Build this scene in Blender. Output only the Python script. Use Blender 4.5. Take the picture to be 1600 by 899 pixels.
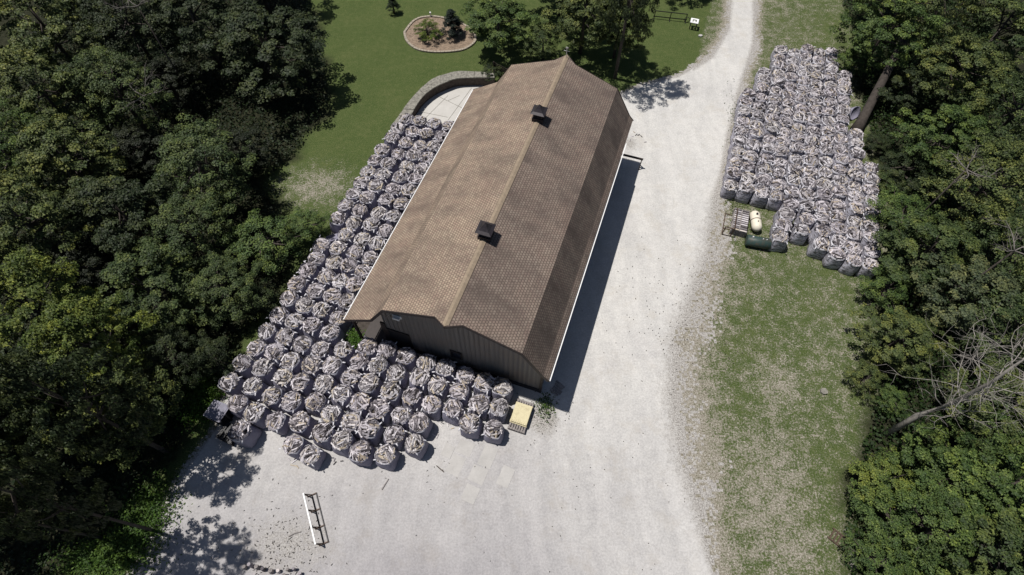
import bpy, math, random
import numpy as np
from mathutils import Matrix, Vector
# ------------------------------------------------------------------ clear
for o in list(bpy.data.objects): bpy.data.objects.remove(o, do_unlink=True)
S = bpy.context.scene
C = S.collection
R = math.radians
# ------------------------------------------------------------------ camera
FPX, TH, ROLL, HC = 866.43562, 1.0242, 0.01487, 32.17542
fw = np.array([0, math.cos(TH), -math.sin(TH)]); _r = np.array([1., 0, 0]); _u = np.array([0, math.sin(TH), math.cos(TH)])
rt = _r*math.cos(ROLL)+_u*math.sin(ROLL); up = -_r*math.sin(ROLL)+_u*math.cos(ROLL)
cam = bpy.data.cameras.new('camera'); cam.sensor_width = 36; cam.lens = FPX/1600*36; cam.clip_end = 2000
co = bpy.data.objects.new('camera', cam); C.objects.link(co)
m = Matrix([[rt[0], up[0], -fw[0], 0], [rt[1], up[1], -fw[1], 0], [rt[2], up[2], -fw[2], HC], [0, 0, 0, 1]])
co.matrix_world = m; S.camera = co
# ------------------------------------------------------------------ light
SUNV = Vector((1.374, -0.397, -3.957)).normalized()      # direction the light travels
elev = math.asin(-SUNV.z); az = math.atan2(-SUNV.x, -SUNV.y)   # compass angle (from +Y towards +X) of the sun
w = bpy.data.worlds.new("World"); S.world = w; w.use_nodes = True
nt = w.node_tree; bg = nt.nodes['Background']; sky = nt.nodes.new('ShaderNodeTexSky')
sky.sky_type = 'NISHITA'; sky.sun_disc = False; sky.sun_elevation = elev; sky.sun_rotation = az
nt.links.new(sky.outputs[0], bg.inputs[0]); bg.inputs[1].default_value = 0.05
sl = bpy.data.lights.new('sun', 'SUN'); sl.energy = 5.0; sl.angle = R(0.5); sl.color = (1, .96, .9)
so = bpy.data.objects.new('sun', sl); C.objects.link(so); so.rotation_euler = SUNV.to_track_quat('-Z', 'Y').to_euler(); so.location = (0, 0, 60)
S.view_settings.view_transform = 'Standard'; S.view_settings.look = 'None'
S.view_settings.gamma = 1; S.view_settings.use_curve_mapping = False; S.view_settings.exposure = 0.0
S.render.engine = 'CYCLES'
# ------------------------------------------------------------------ helpers
rnd = random.Random(7)
X0, Y0, YAW = -3.15479, 13.012, 0.3137
cy, sy = math.cos(YAW), math.sin(YAW)
def W(u, v, z=0.0): return (X0+u*cy+v*sy, Y0-u*sy+v*cy, z)        # barn grid -> world
def BL(x, y): return ((x-X0)*cy-(y-Y0)*sy, (x-X0)*sy+(y-Y0)*cy)
def at(px, py, z=0.0):                                              # a place in the photo -> the spot on level z
    d = fw*FPX+rt*(px-800)-up*(py-449.5); t = (z-HC)/d[2]
    return (float(d[0]*t), float(d[1]*t), z)
def link(name, me, parent=None, loc=None):
    o = bpy.data.objects.new(name, me); C.objects.link(o)
    if parent: o.parent = parent
    if loc is not None: o.location = loc
    return o
def thing(name, label, cat, loc=(0, 0, 0), rotz=0, group=None):
    o = bpy.data.objects.new(name, None); C.objects.link(o); o.location = loc; o.rotation_euler = (0, 0, rotz)
    o.empty_display_size = .3
    o['label'] = label; o['category'] = cat
    if group: o['group'] = group
    return o
def tag(o, label, cat, group=None):
    o['label'] = label; o['category'] = cat
    if group: o['group'] = group
    return o
class MB:
    """collects shapes into one mesh"""
    def __init__(s): s.v = []; s.f = []; s.mi = []
    def add(s, vs, fs, mi=0):
        b = len(s.v); s.v += [tuple(map(float, q)) for q in vs]; s.f += [tuple(i+b for i in f) for f in fs]; s.mi += [mi]*len(fs)
    def box(s, c, size, rz=0, mi=0, rx=0, M=None):
        hx, hy, hz = size[0]/2, size[1]/2, size[2]/2
        vs = [Vector((x, y, z)) for z in (-hz, hz) for y in (-hy, hy) for x in (-hx, hx)]
        Mx = M if M is not None else Matrix.Rotation(rz, 3, 'Z') @ Matrix.Rotation(rx, 3, 'X')
        vs = [Mx @ q + Vector(c) for q in vs]
        s.add(vs, [(0, 2, 3, 1), (4, 5, 7, 6), (0, 1, 5, 4), (2, 6, 7, 3), (0, 4, 6, 2), (1, 3, 7, 5)], mi)
    def bar(s, a, b, w_, h_, mi=0):
        a, b = Vector(a), Vector(b); d = (b-a); L = d.length; d.normalize()
        x = d.cross(Vector((0, 0, 1)));
        if x.length < 1e-4: x = Vector((1, 0, 0))
        x.normalize(); z = x.cross(d)
        s.box((a+b)/2, (w_, L, h_), M=Matrix((x, d, z)).transposed(), mi=mi)
    def prism(s, poly, z0, z1, mi=0):
        n = len(poly)
        s.add([(x, y, z0) for x, y in poly]+[(x, y, z1) for x, y in poly],
              [tuple(range(n))[::-1], tuple(range(n, 2*n))]+[(i, (i+1) % n, n+(i+1) % n, n+i) for i in range(n)], mi)
    def slab(s, pts, t, mi=0):                                       # planar polygon thickened downwards along its normal
        P = [Vector(q) for q in pts]; n = (P[1]-P[0]).cross(P[2]-P[0]).normalized()
        if n.z < 0: P = P[::-1]; n = -n
        k = len(P)
        s.add(P+[q-n*t for q in P], [tuple(range(k)), tuple(range(k, 2*k))[::-1]]+[(i, k+i, k+(i+1) % k, (i+1) % k) for i in range(k)], mi)
    def tube(s, pts, rad, n=8, mi=0, cap=True):
        pts = [Vector(q) for q in pts]
        if not hasattr(rad, '__len__'): rad = [rad]*len(pts)
        rings = []
        for i, q in enumerate(pts):
            d = (pts[min(i+1, len(pts)-1)]-pts[max(i-1, 0)]).normalized()
            a = d.cross(Vector((0, 0, 1)))
            if a.length < 1e-3: a = Vector((1, 0, 0))
            a.normalize(); b = d.cross(a)
            rings.append([q+(a*math.cos(2*math.pi*k/n)+b*math.sin(2*math.pi*k/n))*rad[i] for k in range(n)])
        vs = [q for r_ in rings for q in r_]; fs = []
        for i in range(len(pts)-1):
            for k in range(n): fs.append((i*n+k, i*n+(k+1) % n, (i+1)*n+(k+1) % n, (i+1)*n+k))
        if cap: fs += [tuple(range(n))[::-1], tuple(range((len(pts)-1)*n, len(pts)*n))]
        s.add(vs, fs, mi)
    def mesh(s, name, mats, smooth=False):
        me = bpy.data.meshes.new(name); me.from_pydata(s.v, [], s.f)
        for mm in (mats if isinstance(mats, (list, tuple)) else [mats]): me.materials.append(mm)
        me.polygons.foreach_set('material_index', s.mi)
        if smooth: me.polygons.foreach_set('use_smooth', [True]*len(me.polygons))
        me.update(); return me
    def build(s, name, mats, parent=None, smooth=False, loc=None):
        return link(name, s.mesh(name, mats, smooth), parent, loc)
def np_mesh(name, v, f, mat, smooth=False):
    me = bpy.data.meshes.new(name); v = np.asarray(v, np.float32); f = np.asarray(f, np.int32); k = f.shape[1]
    me.vertices.add(len(v)); me.vertices.foreach_set('co', v.ravel())
    me.loops.add(f.size); me.loops.foreach_set('vertex_index', f.ravel())
    me.polygons.add(len(f)); me.polygons.foreach_set('loop_start', np.arange(len(f))*k)
    try: me.polygons.foreach_set('loop_total', np.full(len(f), k))
    except Exception: pass
    if smooth: me.polygons.foreach_set('use_smooth', np.ones(len(f), bool))
    me.materials.append(mat); me.update(calc_edges=True); me.validate(); return me
def noise2(x, y, sc, seed=0):                                        # smooth value noise, numpy
    x = np.asarray(x)/sc; y = np.asarray(y)/sc
    xi = np.floor(x).astype(np.int64); yi = np.floor(y).astype(np.int64); fx = x-xi; fy = y-yi
    fx = fx*fx*(3-2*fx); fy = fy*fy*(3-2*fy)
    def h(a, b):
        n = (a*374761393+b*668265263+seed*1442695041) & 0xffffffff
        n = ((n ^ (n >> 13))*1274126177) & 0xffffffff
        return ((n ^ (n >> 16)) & 0xffff)/65535.0
    return (h(xi, yi)*(1-fx)+h(xi+1, yi)*fx)*(1-fy)+(h(xi, yi+1)*(1-fx)+h(xi+1, yi+1)*fx)*fy
def fbm(x, y, sc, seed=0, o=4):
    t = 0; a = .5; tot = 0
    for k in range(o): t = t+a*noise2(x, y, sc/2**k, seed+k); tot += a; a *= .5
    return t/tot
def sdf(px, py, poly):                                               # signed distance, positive inside
    P = np.array(poly, float); d = np.full(px.shape, 1e9); ins = np.zeros(px.shape, bool)
    for i in range(len(P)):
        a = P[i]; b = P[(i+1) % len(P)]; e = b-a
        t = np.clip(((px-a[0])*e[0]+(py-a[1])*e[1])/max(e@e, 1e-9), 0, 1)
        d = np.minimum(d, np.hypot(px-a[0]-t*e[0], py-a[1]-t*e[1]))
        c = ((a[1] > py) != (b[1] > py)) & (px < (b[0]-a[0])*(py-a[1])/((b[1]-a[1]) if b[1] != a[1] else 1e-9)+a[0])
        ins ^= c
    return np.where(ins, d, -d)
# ------------------------------------------------------------------ materials
def mat(name, col=(.5, .5, .5), rough=.8, metal=0.0, spec=.3):
    m_ = bpy.data.materials.new(name); m_.use_nodes = True; b = m_.node_tree.nodes['Principled BSDF']
    b.inputs['Base Color'].default_value = (*col, 1); b.inputs['Roughness'].default_value = rough
    b.inputs['Metallic'].default_value = metal; b.inputs['Specular IOR Level'].default_value = spec
    return m_, m_.node_tree, b
def N(t, ty, **kw):
    n = t.nodes.new(ty)
    for k, v in kw.items():
        if k.startswith('i_'): n.inputs[k[2:].replace('_', ' ')].default_value = v
        else: setattr(n, k, v)
    return n
def ramp(t, src, stops):
    r_ = N(t, 'ShaderNodeValToRGB'); e = r_.color_ramp.elements
    while len(e) < len(stops): e.new(.5)
    for q, (p_, c_) in zip(e, stops): q.position = p_; q.color = (*c_, 1)
    if src is not None: t.links.new(src, r_.inputs[0])
    return r_
def mixc(t, fac, a, b, mode='MIX'):
    n = N(t, 'ShaderNodeMix', data_type='RGBA', blend_type=mode)
    for q, i in ((fac, 0), (a, 6), (b, 7)):
        if isinstance(q, (int, float)): n.inputs[i].default_value = q
        elif isinstance(q, tuple): n.inputs[i].default_value = (*q, 1)
        else: t.links.new(q, n.inputs[i])
    return n.outputs[2]
def math_(t, op, a, b=None, clamp=False):
    n = N(t, 'ShaderNodeMath', operation=op, use_clamp=clamp)
    for q, i in ((a, 0), (b, 1)):
        if q is None: continue
        if isinstance(q, (int, float)): n.inputs[i].default_value = q
        else: t.links.new(q, n.inputs[i])
    return n.outputs[0]
def noise(t, scale, detail=4, rough=.6, vec=None, mapscale=None):
    n = N(t, 'ShaderNodeTexNoise'); n.inputs['Scale'].default_value = scale; n.inputs['Detail'].default_value = detail; n.inputs['Roughness'].default_value = rough
    if vec is None: vec = N(t, 'ShaderNodeTexCoord').outputs['Object']
    if mapscale:
        mp = N(t, 'ShaderNodeMapping'); mp.inputs['Scale'].default_value = mapscale; t.links.new(vec, mp.inputs[0]); vec = mp.outputs[0]
    t.links.new(vec, n.inputs['Vector']); return n.outputs['Fac']
def bump(t, b, h, strength=.4, dist=.02):
    n = N(t, 'ShaderNodeBump'); n.inputs['Strength'].default_value = strength; n.inputs['Distance'].default_value = dist
    t.links.new(h, n.inputs['Height']); t.links.new(n.outputs[0], b.inputs['Normal'])
def plain(name, col, rough=.7, metal=0, var=.25, sc=6, spec=.3):
    m_, t, b = mat(name, col, rough, metal, spec)
    n = noise(t, sc, 5, .65)
    r_ = ramp(t, n, [(.3, tuple(c*(1-var) for c in col)), (.7, tuple(min(1, c*(1+var)) for c in col))])
    t.links.new(r_.outputs[0], b.inputs['Base Color']); return m_
# gravel
def gravel_cols(t):
    n1 = noise(t, .22, 5, .6); n2 = noise(t, 9, 3, .7); n3 = noise(t, 1.6, 5, .7); n4 = noise(t, 26, 2, .8)
    c = ramp(t, n1, [(.3, (.38, .37, .36)), (.5, (.46, .45, .43)), (.7, (.54, .52, .485))]).outputs[0]
    c = mixc(t, .55, c, ramp(t, n3, [(.25, (.26, .25, .255)), (.45, (.44, .435, .425)), (.75, (.64, .625, .595))]).outputs[0])
    c = mixc(t, .35, c, ramp(t, n2, [(.3, (.2, .19, .19)), (.5, (.46, .45, .44)), (.7, (.72, .70, .68))]).outputs[0])
    dk = ramp(t, n4, [(.26, (1, 1, 1)), (.33, (0, 0, 0))]).outputs[0]
    c = mixc(t, math_(t, 'MULTIPLY', dk, .5), c, (.10, .09, .085))
    return c, n2
M = {}
def mk_gravel():
    m_, t, b = mat('gravel', rough=.95, spec=.1)
    c, h = gravel_cols(t)
    # tyre-worn streaks along the drive
    co_ = N(t, 'ShaderNodeTexCoord').outputs['Object']
    mp = N(t, 'ShaderNodeMapping'); mp.inputs['Rotation'].default_value = (0, 0, YAW); mp.inputs['Scale'].default_value = (.75, .14, 1); t.links.new(co_, mp.inputs[0])
    wob = N(t, 'ShaderNodeTexNoise'); wob.inputs['Scale'].default_value = .12; t.links.new(co_, wob.inputs['Vector'])
    va = N(t, 'ShaderNodeVectorMath', operation='MULTIPLY_ADD'); va.inputs[1].default_value = (3, 1, 0); t.links.new(wob.outputs['Color'], va.inputs[0]); t.links.new(mp.outputs[0], va.inputs[2])
    st = noise(t, 1.0, 6, .68, va.outputs[0])
    c = mixc(t, .20, c, ramp(t, st, [(.38, (.36, .35, .34)), (.6, (.66, .64, .61))]).outputs[0])
    pt = noise(t, .55, 7, .72, co_); c = mixc(t, ramp(t, pt, [(.52, (0, 0, 0)), (.68, (.45, .45, .45))]).outputs[0], c, (.40, .37, .325))
    p2 = noise(t, 2.8, 6, .8, co_); c = mixc(t, ramp(t, p2, [(.28, (.55, .55, .55)), (.42, (0, 0, 0))]).outputs[0], c, (.24, .235, .24))
    tn = N(t, 'ShaderNodeAttribute', attribute_name='worn').outputs['Fac']
    c = mixc(t, tn, c, mixc(t, 1.0, c, (.62, .61, .65), 'MULTIPLY'))
    a = N(t, 'ShaderNodeAttribute', attribute_name='dirty')
    dn = noise(t, 3.5, 6, .75)
    dm = ramp(t, math_(t, 'ADD', math_(t, 'MULTIPLY', a.outputs['Fac'], .75), math_(t, 'MULTIPLY', dn, .55)), [(.55, (0, 0, 0)), (.75, (1, 1, 1))]).outputs[0]
    dc = ramp(t, noise(t, 12, 4, .8), [(.32, (.09, .08, .075)), (.46, (.25, .235, .22)), (.6, (.42, .405, .385)), (.72, (.55, .53, .50))]).outputs[0]
    c = mixc(t, dm, c, dc)
    t.links.new(c, b.inputs['Base Color']); bump(t, b, h, .5, .03); return m_
M['gravel'] = mk_gravel()
def mk_ground():
    m_, t, b = mat('grass_ground', rough=.95, spec=.05)
    g1 = noise(t, .35, 5, .65); g2 = noise(t, 2.2, 6, .75); g3 = noise(t, 14, 3, .8)
    c = ramp(t, g1, [(.3, (.042, .068, .018)), (.5, (.060, .088, .024)), (.7, (.092, .108, .038))]).outputs[0]
    c = mixc(t, .45, c, ramp(t, g2, [(.3, (.030, .052, .014)), (.5, (.062, .088, .026)), (.68, (.14, .145, .062))]).outputs[0])
    c = mixc(t, .40, c, ramp(t, g3, [(.38, (.010, .022, .005)), (.5, (.06, .085, .028)), (.62, (.20, .20, .11))]).outputs[0])
    dry = N(t, 'ShaderNodeAttribute', attribute_name='dry').outputs['Fac']
    n5 = noise(t, 1.3, 8, .82); n6 = noise(t, 9, 5, .85)
    k = math_(t, 'ADD', dry, math_(t, 'MULTIPLY', math_(t, 'SUBTRACT', math_(t, 'ADD', math_(t, 'MULTIPLY', n5, .42), math_(t, 'MULTIPLY', n6, .58)), .5), 3.4))
    k1 = ramp(t, k, [(.38, (0, 0, 0)), (.56, (1, 1, 1))]).outputs[0]
    dc = ramp(t, noise(t, 11, 4, .85), [(.3, (.06, .05, .035)), (.45, (.19, .17, .135)), (.56, (.32, .295, .25)), (.7, (.54, .51, .455))]).outputs[0]
    c = mixc(t, k1, c, dc)
    k2 = ramp(t, k, [(.85, (0, 0, 0)), (1.0, (1, 1, 1))]).outputs[0]
    gc, h = gravel_cols(t)
    c = mixc(t, k2, c, gc)
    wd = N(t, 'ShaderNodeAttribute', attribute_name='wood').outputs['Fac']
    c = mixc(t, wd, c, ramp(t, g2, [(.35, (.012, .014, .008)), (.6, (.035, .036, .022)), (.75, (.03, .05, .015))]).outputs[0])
    t.links.new(c, b.inputs['Base Color']); bump(t, b, g3, .8, .06); return m_
M['ground'] = mk_ground()
def mk_shingle(name, cols, mortar):
    m_, t, b = mat(name, rough=.9, spec=.15)
    uv = N(t, 'ShaderNodeUVMap', uv_map='UVMap').outputs[0]
    br = N(t, 'ShaderNodeTexBrick'); br.offset = .5
    t.links.new(uv, br.inputs['Vector']); br.inputs['Scale'].default_value = 1
    br.inputs['Brick Width'].default_value = .165; br.inputs['Row Height'].default_value = .16; br.inputs['Mortar Size'].default_value = .024; br.inputs['Mortar Smooth'].default_value = .3
    br.inputs['Color1'].default_value = (0, 0, 0, 1); br.inputs['Color2'].default_value = (1, 1, 1, 1); br.inputs['Mortar'].default_value = (.5, .5, .5, 1); br.inputs['Bias'].default_value = 0
    vor = N(t, 'ShaderNodeTexWhiteNoise', noise_dimensions='2D')
    sn = N(t, 'ShaderNodeVectorMath', operation='SNAP'); sn.inputs[1].default_value = (.165, .16, 1); t.links.new(uv, sn.inputs[0]); t.links.new(sn.outputs[0], vor.inputs['Vector'])
    c = ramp(t, vor.outputs['Value'], [(0, cols[0]), (.3, cols[1]), (.6, cols[2]), (.9, cols[3])]).outputs[0]
    big = noise(t, .5, 4, .6, uv); big2 = noise(t, .32, 5, .6, uv, (2.2, 1, 1))
    c = mixc(t, .5, c, ramp(t, big, [(.3, tuple(q*.75 for q in cols[2])), (.7, tuple(q*1.15 for q in cols[1]))]).outputs[0])
    c = mixc(t, .8, c, ramp(t, big2, [(.36, (.55, .54, .54)), (.48, (.86, .84, .82)), (.62, (1.12, 1.07, 1.02))]).outputs[0], 'MULTIPLY')
    c = mixc(t, math_(t, 'MULTIPLY', br.outputs['Fac'], .85), c, mortar)
    fine = noise(t, 30, 2, .8, uv); c = mixc(t, .5, c, ramp(t, fine, [(.3, (.6, .6, .6)), (.7, (1, 1, 1))]).outputs[0], 'MULTIPLY')
    t.links.new(c, b.inputs['Base Color']); bump(t, b, br.outputs['Fac'], -.5, .03); return m_
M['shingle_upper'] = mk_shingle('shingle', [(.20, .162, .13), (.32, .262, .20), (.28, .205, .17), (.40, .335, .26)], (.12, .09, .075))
M['shingle_right'] = mk_shingle('right_slope_shingle', [(.15, .122, .105), (.24, .20, .168), (.21, .157, .138), (.295, .25, .212)], (.09, .068, .06))  # darker brown-grey shingle colours, used on the right slopes
M['shingle_cap'] = plain('shingle_cap', (.235, .185, .135), .9, 0, .2, 5)
M['metal_siding'] = None
def mk_siding():
    m_, t, b = mat('brown_siding', rough=.55, spec=.4)
    co_ = N(t, 'ShaderNodeTexCoord').outputs['Object']
    st = noise(t, 1, 5, .7, co_, (5, 5, .35)); n2 = noise(t, .6, 4, .6, co_)
    c = ramp(t, st, [(.3, (.12, .108, .10)), (.6, (.16, .145, .135)), (.8, (.24, .225, .21))]).outputs[0]
    c = mixc(t, .4, c, ramp(t, n2, [(.4, (.14, .135, .135)), (.65, (.19, .145, .12))]).outputs[0])
    t.links.new(c, b.inputs['Base Color'])
    wv = N(t, 'ShaderNodeTexWave', wave_type='BANDS', bands_direction='X'); wv.inputs['Scale'].default_value = 1.1; wv.inputs['Distortion'].default_value = 0
    t.links.new(co_, wv.inputs['Vector']); bump(t, b, wv.outputs['Fac'], .6, .05); return m_
M['siding'] = mk_siding()
M['trim'] = plain('dark_trim', (.03, .022, .02), .5)
M['black'] = plain('black_paint', (.018, .017, .02), .5)
M['white'] = plain('white_paint', (.72, .72, .72), .5, 0, .08)
M['glass'] = plain('window_glass', (.02, .022, .03), .1, 0, .1, 3, .6)
M['cupola'] = plain('cupola_metal', (.035, .03, .035), .45, .2)
M['stone'] = plain('stone_cap', (.20, .19, .165), .95, 0, .45, 5)
M['stone_wall'] = plain('stone_face', (.075, .06, .05), .95, 0, .5, 5)
M['stone_edge'] = plain('edging_stone', (.30, .26, .21), .95, 0, .3, 7)
def mk_conc(name, c0, c1):
    m_, t, b = mat(name, rough=.9, spec=.15); n = noise(t, .9, 7, .7); n2 = noise(t, 14, 3, .7)
    c = mixc(t, .25, ramp(t, n, [(.3, c0), (.7, c1)]).outputs[0], ramp(t, n2, [(.3, c0), (.7, c1)]).outputs[0])
    t.links.new(c, b.inputs['Base Color']); return m_
M['concrete'] = mk_conc('patio_concrete', (.40, .385, .36), (.50, .485, .46))
M['pad'] = mk_conc('old_concrete', (.33, .32, .31), (.46, .445, .43))
M['joint'] = plain('joint', (.17, .16, .14), .9)
M['mulch'] = plain('mulch', (.20, .15, .11), .95, 0, .5, 6)
M['steel'] = plain('rusty_steel', (.09, .06, .045), .7, .3)
M['galv'] = plain('galvanised', (.62, .62, .62), .4, .3, .1)
def mk_rusty(name, c0, c1, lo, hi):
    m_, t, b = mat(name, c0, .5, 0, .3); n = noise(t, 3.2, 7, .75); n2 = noise(t, 11, 4, .7)
    c = mixc(t, ramp(t, n, [(lo, (0, 0, 0)), (hi, (.8, .8, .8))]).outputs[0], c0, c1); c = mixc(t, .35, c, ramp(t, n2, [(.3, (.6, .58, .55)), (.6, (1, 1, 1))]).outputs[0], 'MULTIPLY')
    t.links.new(c, b.inputs['Base Color']); return m_
M['tank_white'] = mk_rusty('cream_paint', (.70, .65, .54), (.30, .20, .12), .55, .75)
M['tank_green'] = mk_rusty('green_tank_paint', (.035, .062, .058), (.09, .07, .05), .48, .65)
def mk_bag(name, base, stripe):
    m_, t, b = mat(name, base, .75, 0, .2)
    co_ = N(t, 'ShaderNodeTexCoord').outputs['Object']
    oi = N(t, 'ShaderNodeObjectInfo').outputs['Random']
    n = noise(t, 2.5, 5, .7, co_)
    c = ramp(t, n, [(.3, tuple(q*.78 for q in base)), (.7, base)]).outputs[0]
    c = mixc(t, .6, c, ramp(t, oi, [(0, (.78, .78, .80)), (.5, (1, 1, 1)), (1, (.86, .84, .88))]).outputs[0], 'MULTIPLY')
    if stripe:
        s_ = noise(t, 1, 5, .8, co_, (3.2, 3.2, 15))
        c = mixc(t, ramp(t, s_, [(.44, (1, 1, 1)), (.52, (0, 0, 0))]).outputs[0], c, (.11, .10, .105))
    t.links.new(c, b.inputs['Base Color'])
    wr = noise(t, 1, 5, .75, co_, (5, 5, 2.2)); bump(t, b, wr, .7, .06); return m_
M['bag'] = mk_bag('woven_fabric', (.26, .25, .32), False)
M['bag_mesh'] = mk_bag('mesh_fabric', (.50, .49, .56), True)
M['rim'] = plain('bag_rim', (.58, .57, .61), .7, 0, .15)
def mk_log():
    m_, t, b = mat('split_wood', rough=.85, spec=.15)
    g = N(t, 'ShaderNodeNewGeometry').outputs['Random Per Island']; oi = N(t, 'ShaderNodeObjectInfo').outputs['Random']
    k = math_(t, 'FRACT', math_(t, 'ADD', g, math_(t, 'MULTIPLY', oi, 3.7)))
    c = ramp(t, k, [(0, (.045, .04, .042)), (.22, (.12, .11, .118)), (.42, (.28, .262, .275)), (.62, (.47, .448, .468)), (.85, (.68, .655, .675)), (.95, (.44, .38, .29))]).outputs[0]
    n = noise(t, 9, 4, .7); c = mixc(t, .5, c, ramp(t, n, [(.3, (.55, .54, .56)), (.65, (1, 1, 1))]).outputs[0], 'MULTIPLY')
    c = mixc(t, .5, c, ramp(t, oi, [(0, (.85, .80, .85)), (.4, (1, 1, 1)), (.75, (.92, .86, .90)), (1, (1, .99, .93))]).outputs[0], 'MULTIPLY')
    t.links.new(c, b.inputs['Base Color']); return m_
M['log'] = mk_log()
M['wood_grey'] = plain('weathered_wood', (.22, .20, .195), .9, 0, .4, 5)
M['wood_pale'] = mk_rusty('pale_plywood', (.56, .50, .32), (.34, .28, .17), .5, .7)
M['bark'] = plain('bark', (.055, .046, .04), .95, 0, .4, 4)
M['dead'] = plain('bleached_bark', (.25, .23, .21), .9, 0, .35, 4)
M['dead_dark'] = plain('grey_bark', (.15, .135, .125), .9, 0, .35, 4)
def mk_leaf():
    m_, t, b = mat('foliage', rough=.6, spec=.25)
    g = N(t, 'ShaderNodeNewGeometry').outputs['Random Per Island']; oi = N(t, 'ShaderNodeObjectInfo')
    br = ramp(t, g, [(0, (.45, .5, .45)), (.5, (.85, .9, .8)), (.85, (1.15, 1.1, .9)), (1, (1.6, 1.5, 1.2))]).outputs[0]
    n = noise(t, .9, 3, .6); br2 = ramp(t, n, [(.35, (.75, .85, .8)), (.65, (1.15, 1.08, .9))]).outputs[0]
    ca = N(t, 'ShaderNodeAttribute', attribute_name='clump').outputs['Fac']; cr = ramp(t, ca, [(0, (.62, .68, .66)), (.6, (1, 1, 1)), (1, (1.55, 1.4, 1.1))]).outputs[0]
    c = mixc(t, 1.0, oi.outputs['Color'], br, 'MULTIPLY'); c = mixc(t, 1.0, c, cr, 'MULTIPLY'); c = mixc(t, 1.0, c, br2, 'MULTIPLY')
    t.links.new(c, b.inputs['Base Color'])
    tr = N(t, 'ShaderNodeBsdfTranslucent'); t.links.new(c, tr.inputs[0]); mx = N(t, 'ShaderNodeMixShader'); mx.inputs[0].default_value = .18
    out = t.nodes['Material Output']; t.links.new(b.outputs[0], mx.inputs[1]); t.links.new(tr.outputs[0], mx.inputs[2]); t.links.new(mx.outputs[0], out.inputs[0]); return m_
M['leaf'] = mk_leaf()
# ------------------------------------------------------------------ ground
def poly_at(pts): return [at(*q)[:2] for q in pts]
gravel_poly = poly_at([(1120, 899), (1113, 840), (1104, 770), (1092, 700), (1075, 620), (1078, 540), (1105, 460), (1128, 390), (1126, 310), (1142, 215), (1160, 140), (1182, 70), (1183, 30), (1182, -40),
    (1130, -40), (1138, 0), (1134, 45), (1108, 88), (1060, 118), (1000, 132), (960, 150), (900, 170), (790, 160), (700, 135)])
gravel_poly += [W(-9, 20)[:2], W(-13.0, 19)[:2], W(-12.7, 10)[:2], W(-12.6, 4)[:2], W(-13.0, -1)[:2], W(-13.4, -5.0)[:2]]
gravel_poly += poly_at([(335, 668), (300, 715), (262, 770), (240, 812), (215, 865), (196, 905), (160, 1000)])
gravel_poly += [(-16, -14), (13, -14)]
def lawnmask(xs, ys):
    d = sdf(xs, ys, gravel_poly); u = (xs-X0)*cy-(ys-Y0)*sy; v = (xs-X0)*sy+(ys-Y0)*cy
    dry = np.zeros_like(xs)
    right = (u > 9) & (xs > 4)
    wdt = np.interp(ys, [3, 9, 22, 30], [2.2, 3.8, 2.0, 1.2])
    dry = np.where(right, np.maximum(np.exp(-np.clip(-d, 0, 99)/wdt)*.66+.06, .37+.22*(fbm(xs, ys, 5, 17, 3)-.5)), np.exp(-np.clip(-d, 0, 99)/.35)*.6)
    # mottled worn strip on the right
    worn = np.exp(-((u-18.8)/4.6)**2)*np.exp(-((v+1.0)/9)**2)
    dry = np.maximum(dry, worn*.53*np.where(right, 1, 0))
    cx, cy_ = at(1215, 600)[:2]; dry = np.maximum(dry, .5*np.exp(-(((xs-cx)/4.)**2+((ys-cy_)/4.)**2)))
    cx, cy_ = at(1230, 850)[:2]; dry = np.maximum(dry, .52*np.exp(-(((xs-cx)/4.5)**2+((ys-cy_)/3.)**2)))
    cx, cy_ = at(495, 292)[:2]; dry = np.maximum(dry, .52*np.exp(-(((xs-cx)/4.2)**2+((ys-cy_)/3.0)**2)))
    cx, cy_ = at(1200, 330)[:2]; dry = np.maximum(dry, .34*np.exp(-(((xs-cx)/5)**2+((ys-cy_)/9)**2)))
    cx, cy_ = at(1215, 40)[:2]; dry = np.maximum(dry, .36*np.exp(-(((xs-cx)/3)**2+((ys-cy_)/6)**2)))
    return dry, d
def axis(lo, hi, step, far):
    a = np.arange(lo, hi+1e-6, step); ext = []; s_ = step; x = hi
    while x < far: s_ *= 1.5; x += s_; ext.append(x)
    ext2 = []; s_ = step; x = lo
    while x > -far: s_ *= 1.5; x -= s_; ext2.append(x)
    return np.array(ext2[::-1]+list(a)+ext)
gx = axis(-45, 45, .4, 700); gy = axis(-12, 70, .4, 700)
XX, YY = np.meshgrid(gx, gy); nx, ny = len(gx), len(gy)
idx = (np.arange(ny-1)[:, None]*nx+np.arange(nx-1)[None]).ravel()
F = np.stack([idx, idx+1, idx+1+nx, idx+nx], 1)
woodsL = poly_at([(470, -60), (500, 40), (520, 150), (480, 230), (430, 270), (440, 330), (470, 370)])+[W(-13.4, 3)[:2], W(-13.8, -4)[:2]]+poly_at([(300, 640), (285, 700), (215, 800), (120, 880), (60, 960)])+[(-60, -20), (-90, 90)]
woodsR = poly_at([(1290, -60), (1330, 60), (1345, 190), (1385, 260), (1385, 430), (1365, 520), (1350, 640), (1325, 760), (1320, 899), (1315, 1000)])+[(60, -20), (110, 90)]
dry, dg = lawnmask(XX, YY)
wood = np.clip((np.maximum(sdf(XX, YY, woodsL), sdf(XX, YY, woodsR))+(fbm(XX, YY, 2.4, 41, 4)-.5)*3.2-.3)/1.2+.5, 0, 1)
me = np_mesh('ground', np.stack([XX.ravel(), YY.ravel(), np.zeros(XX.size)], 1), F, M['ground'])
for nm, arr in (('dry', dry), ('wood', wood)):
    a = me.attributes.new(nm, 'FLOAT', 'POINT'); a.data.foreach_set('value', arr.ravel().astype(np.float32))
g = link('ground', me); g['kind'] = 'structure'
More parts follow.
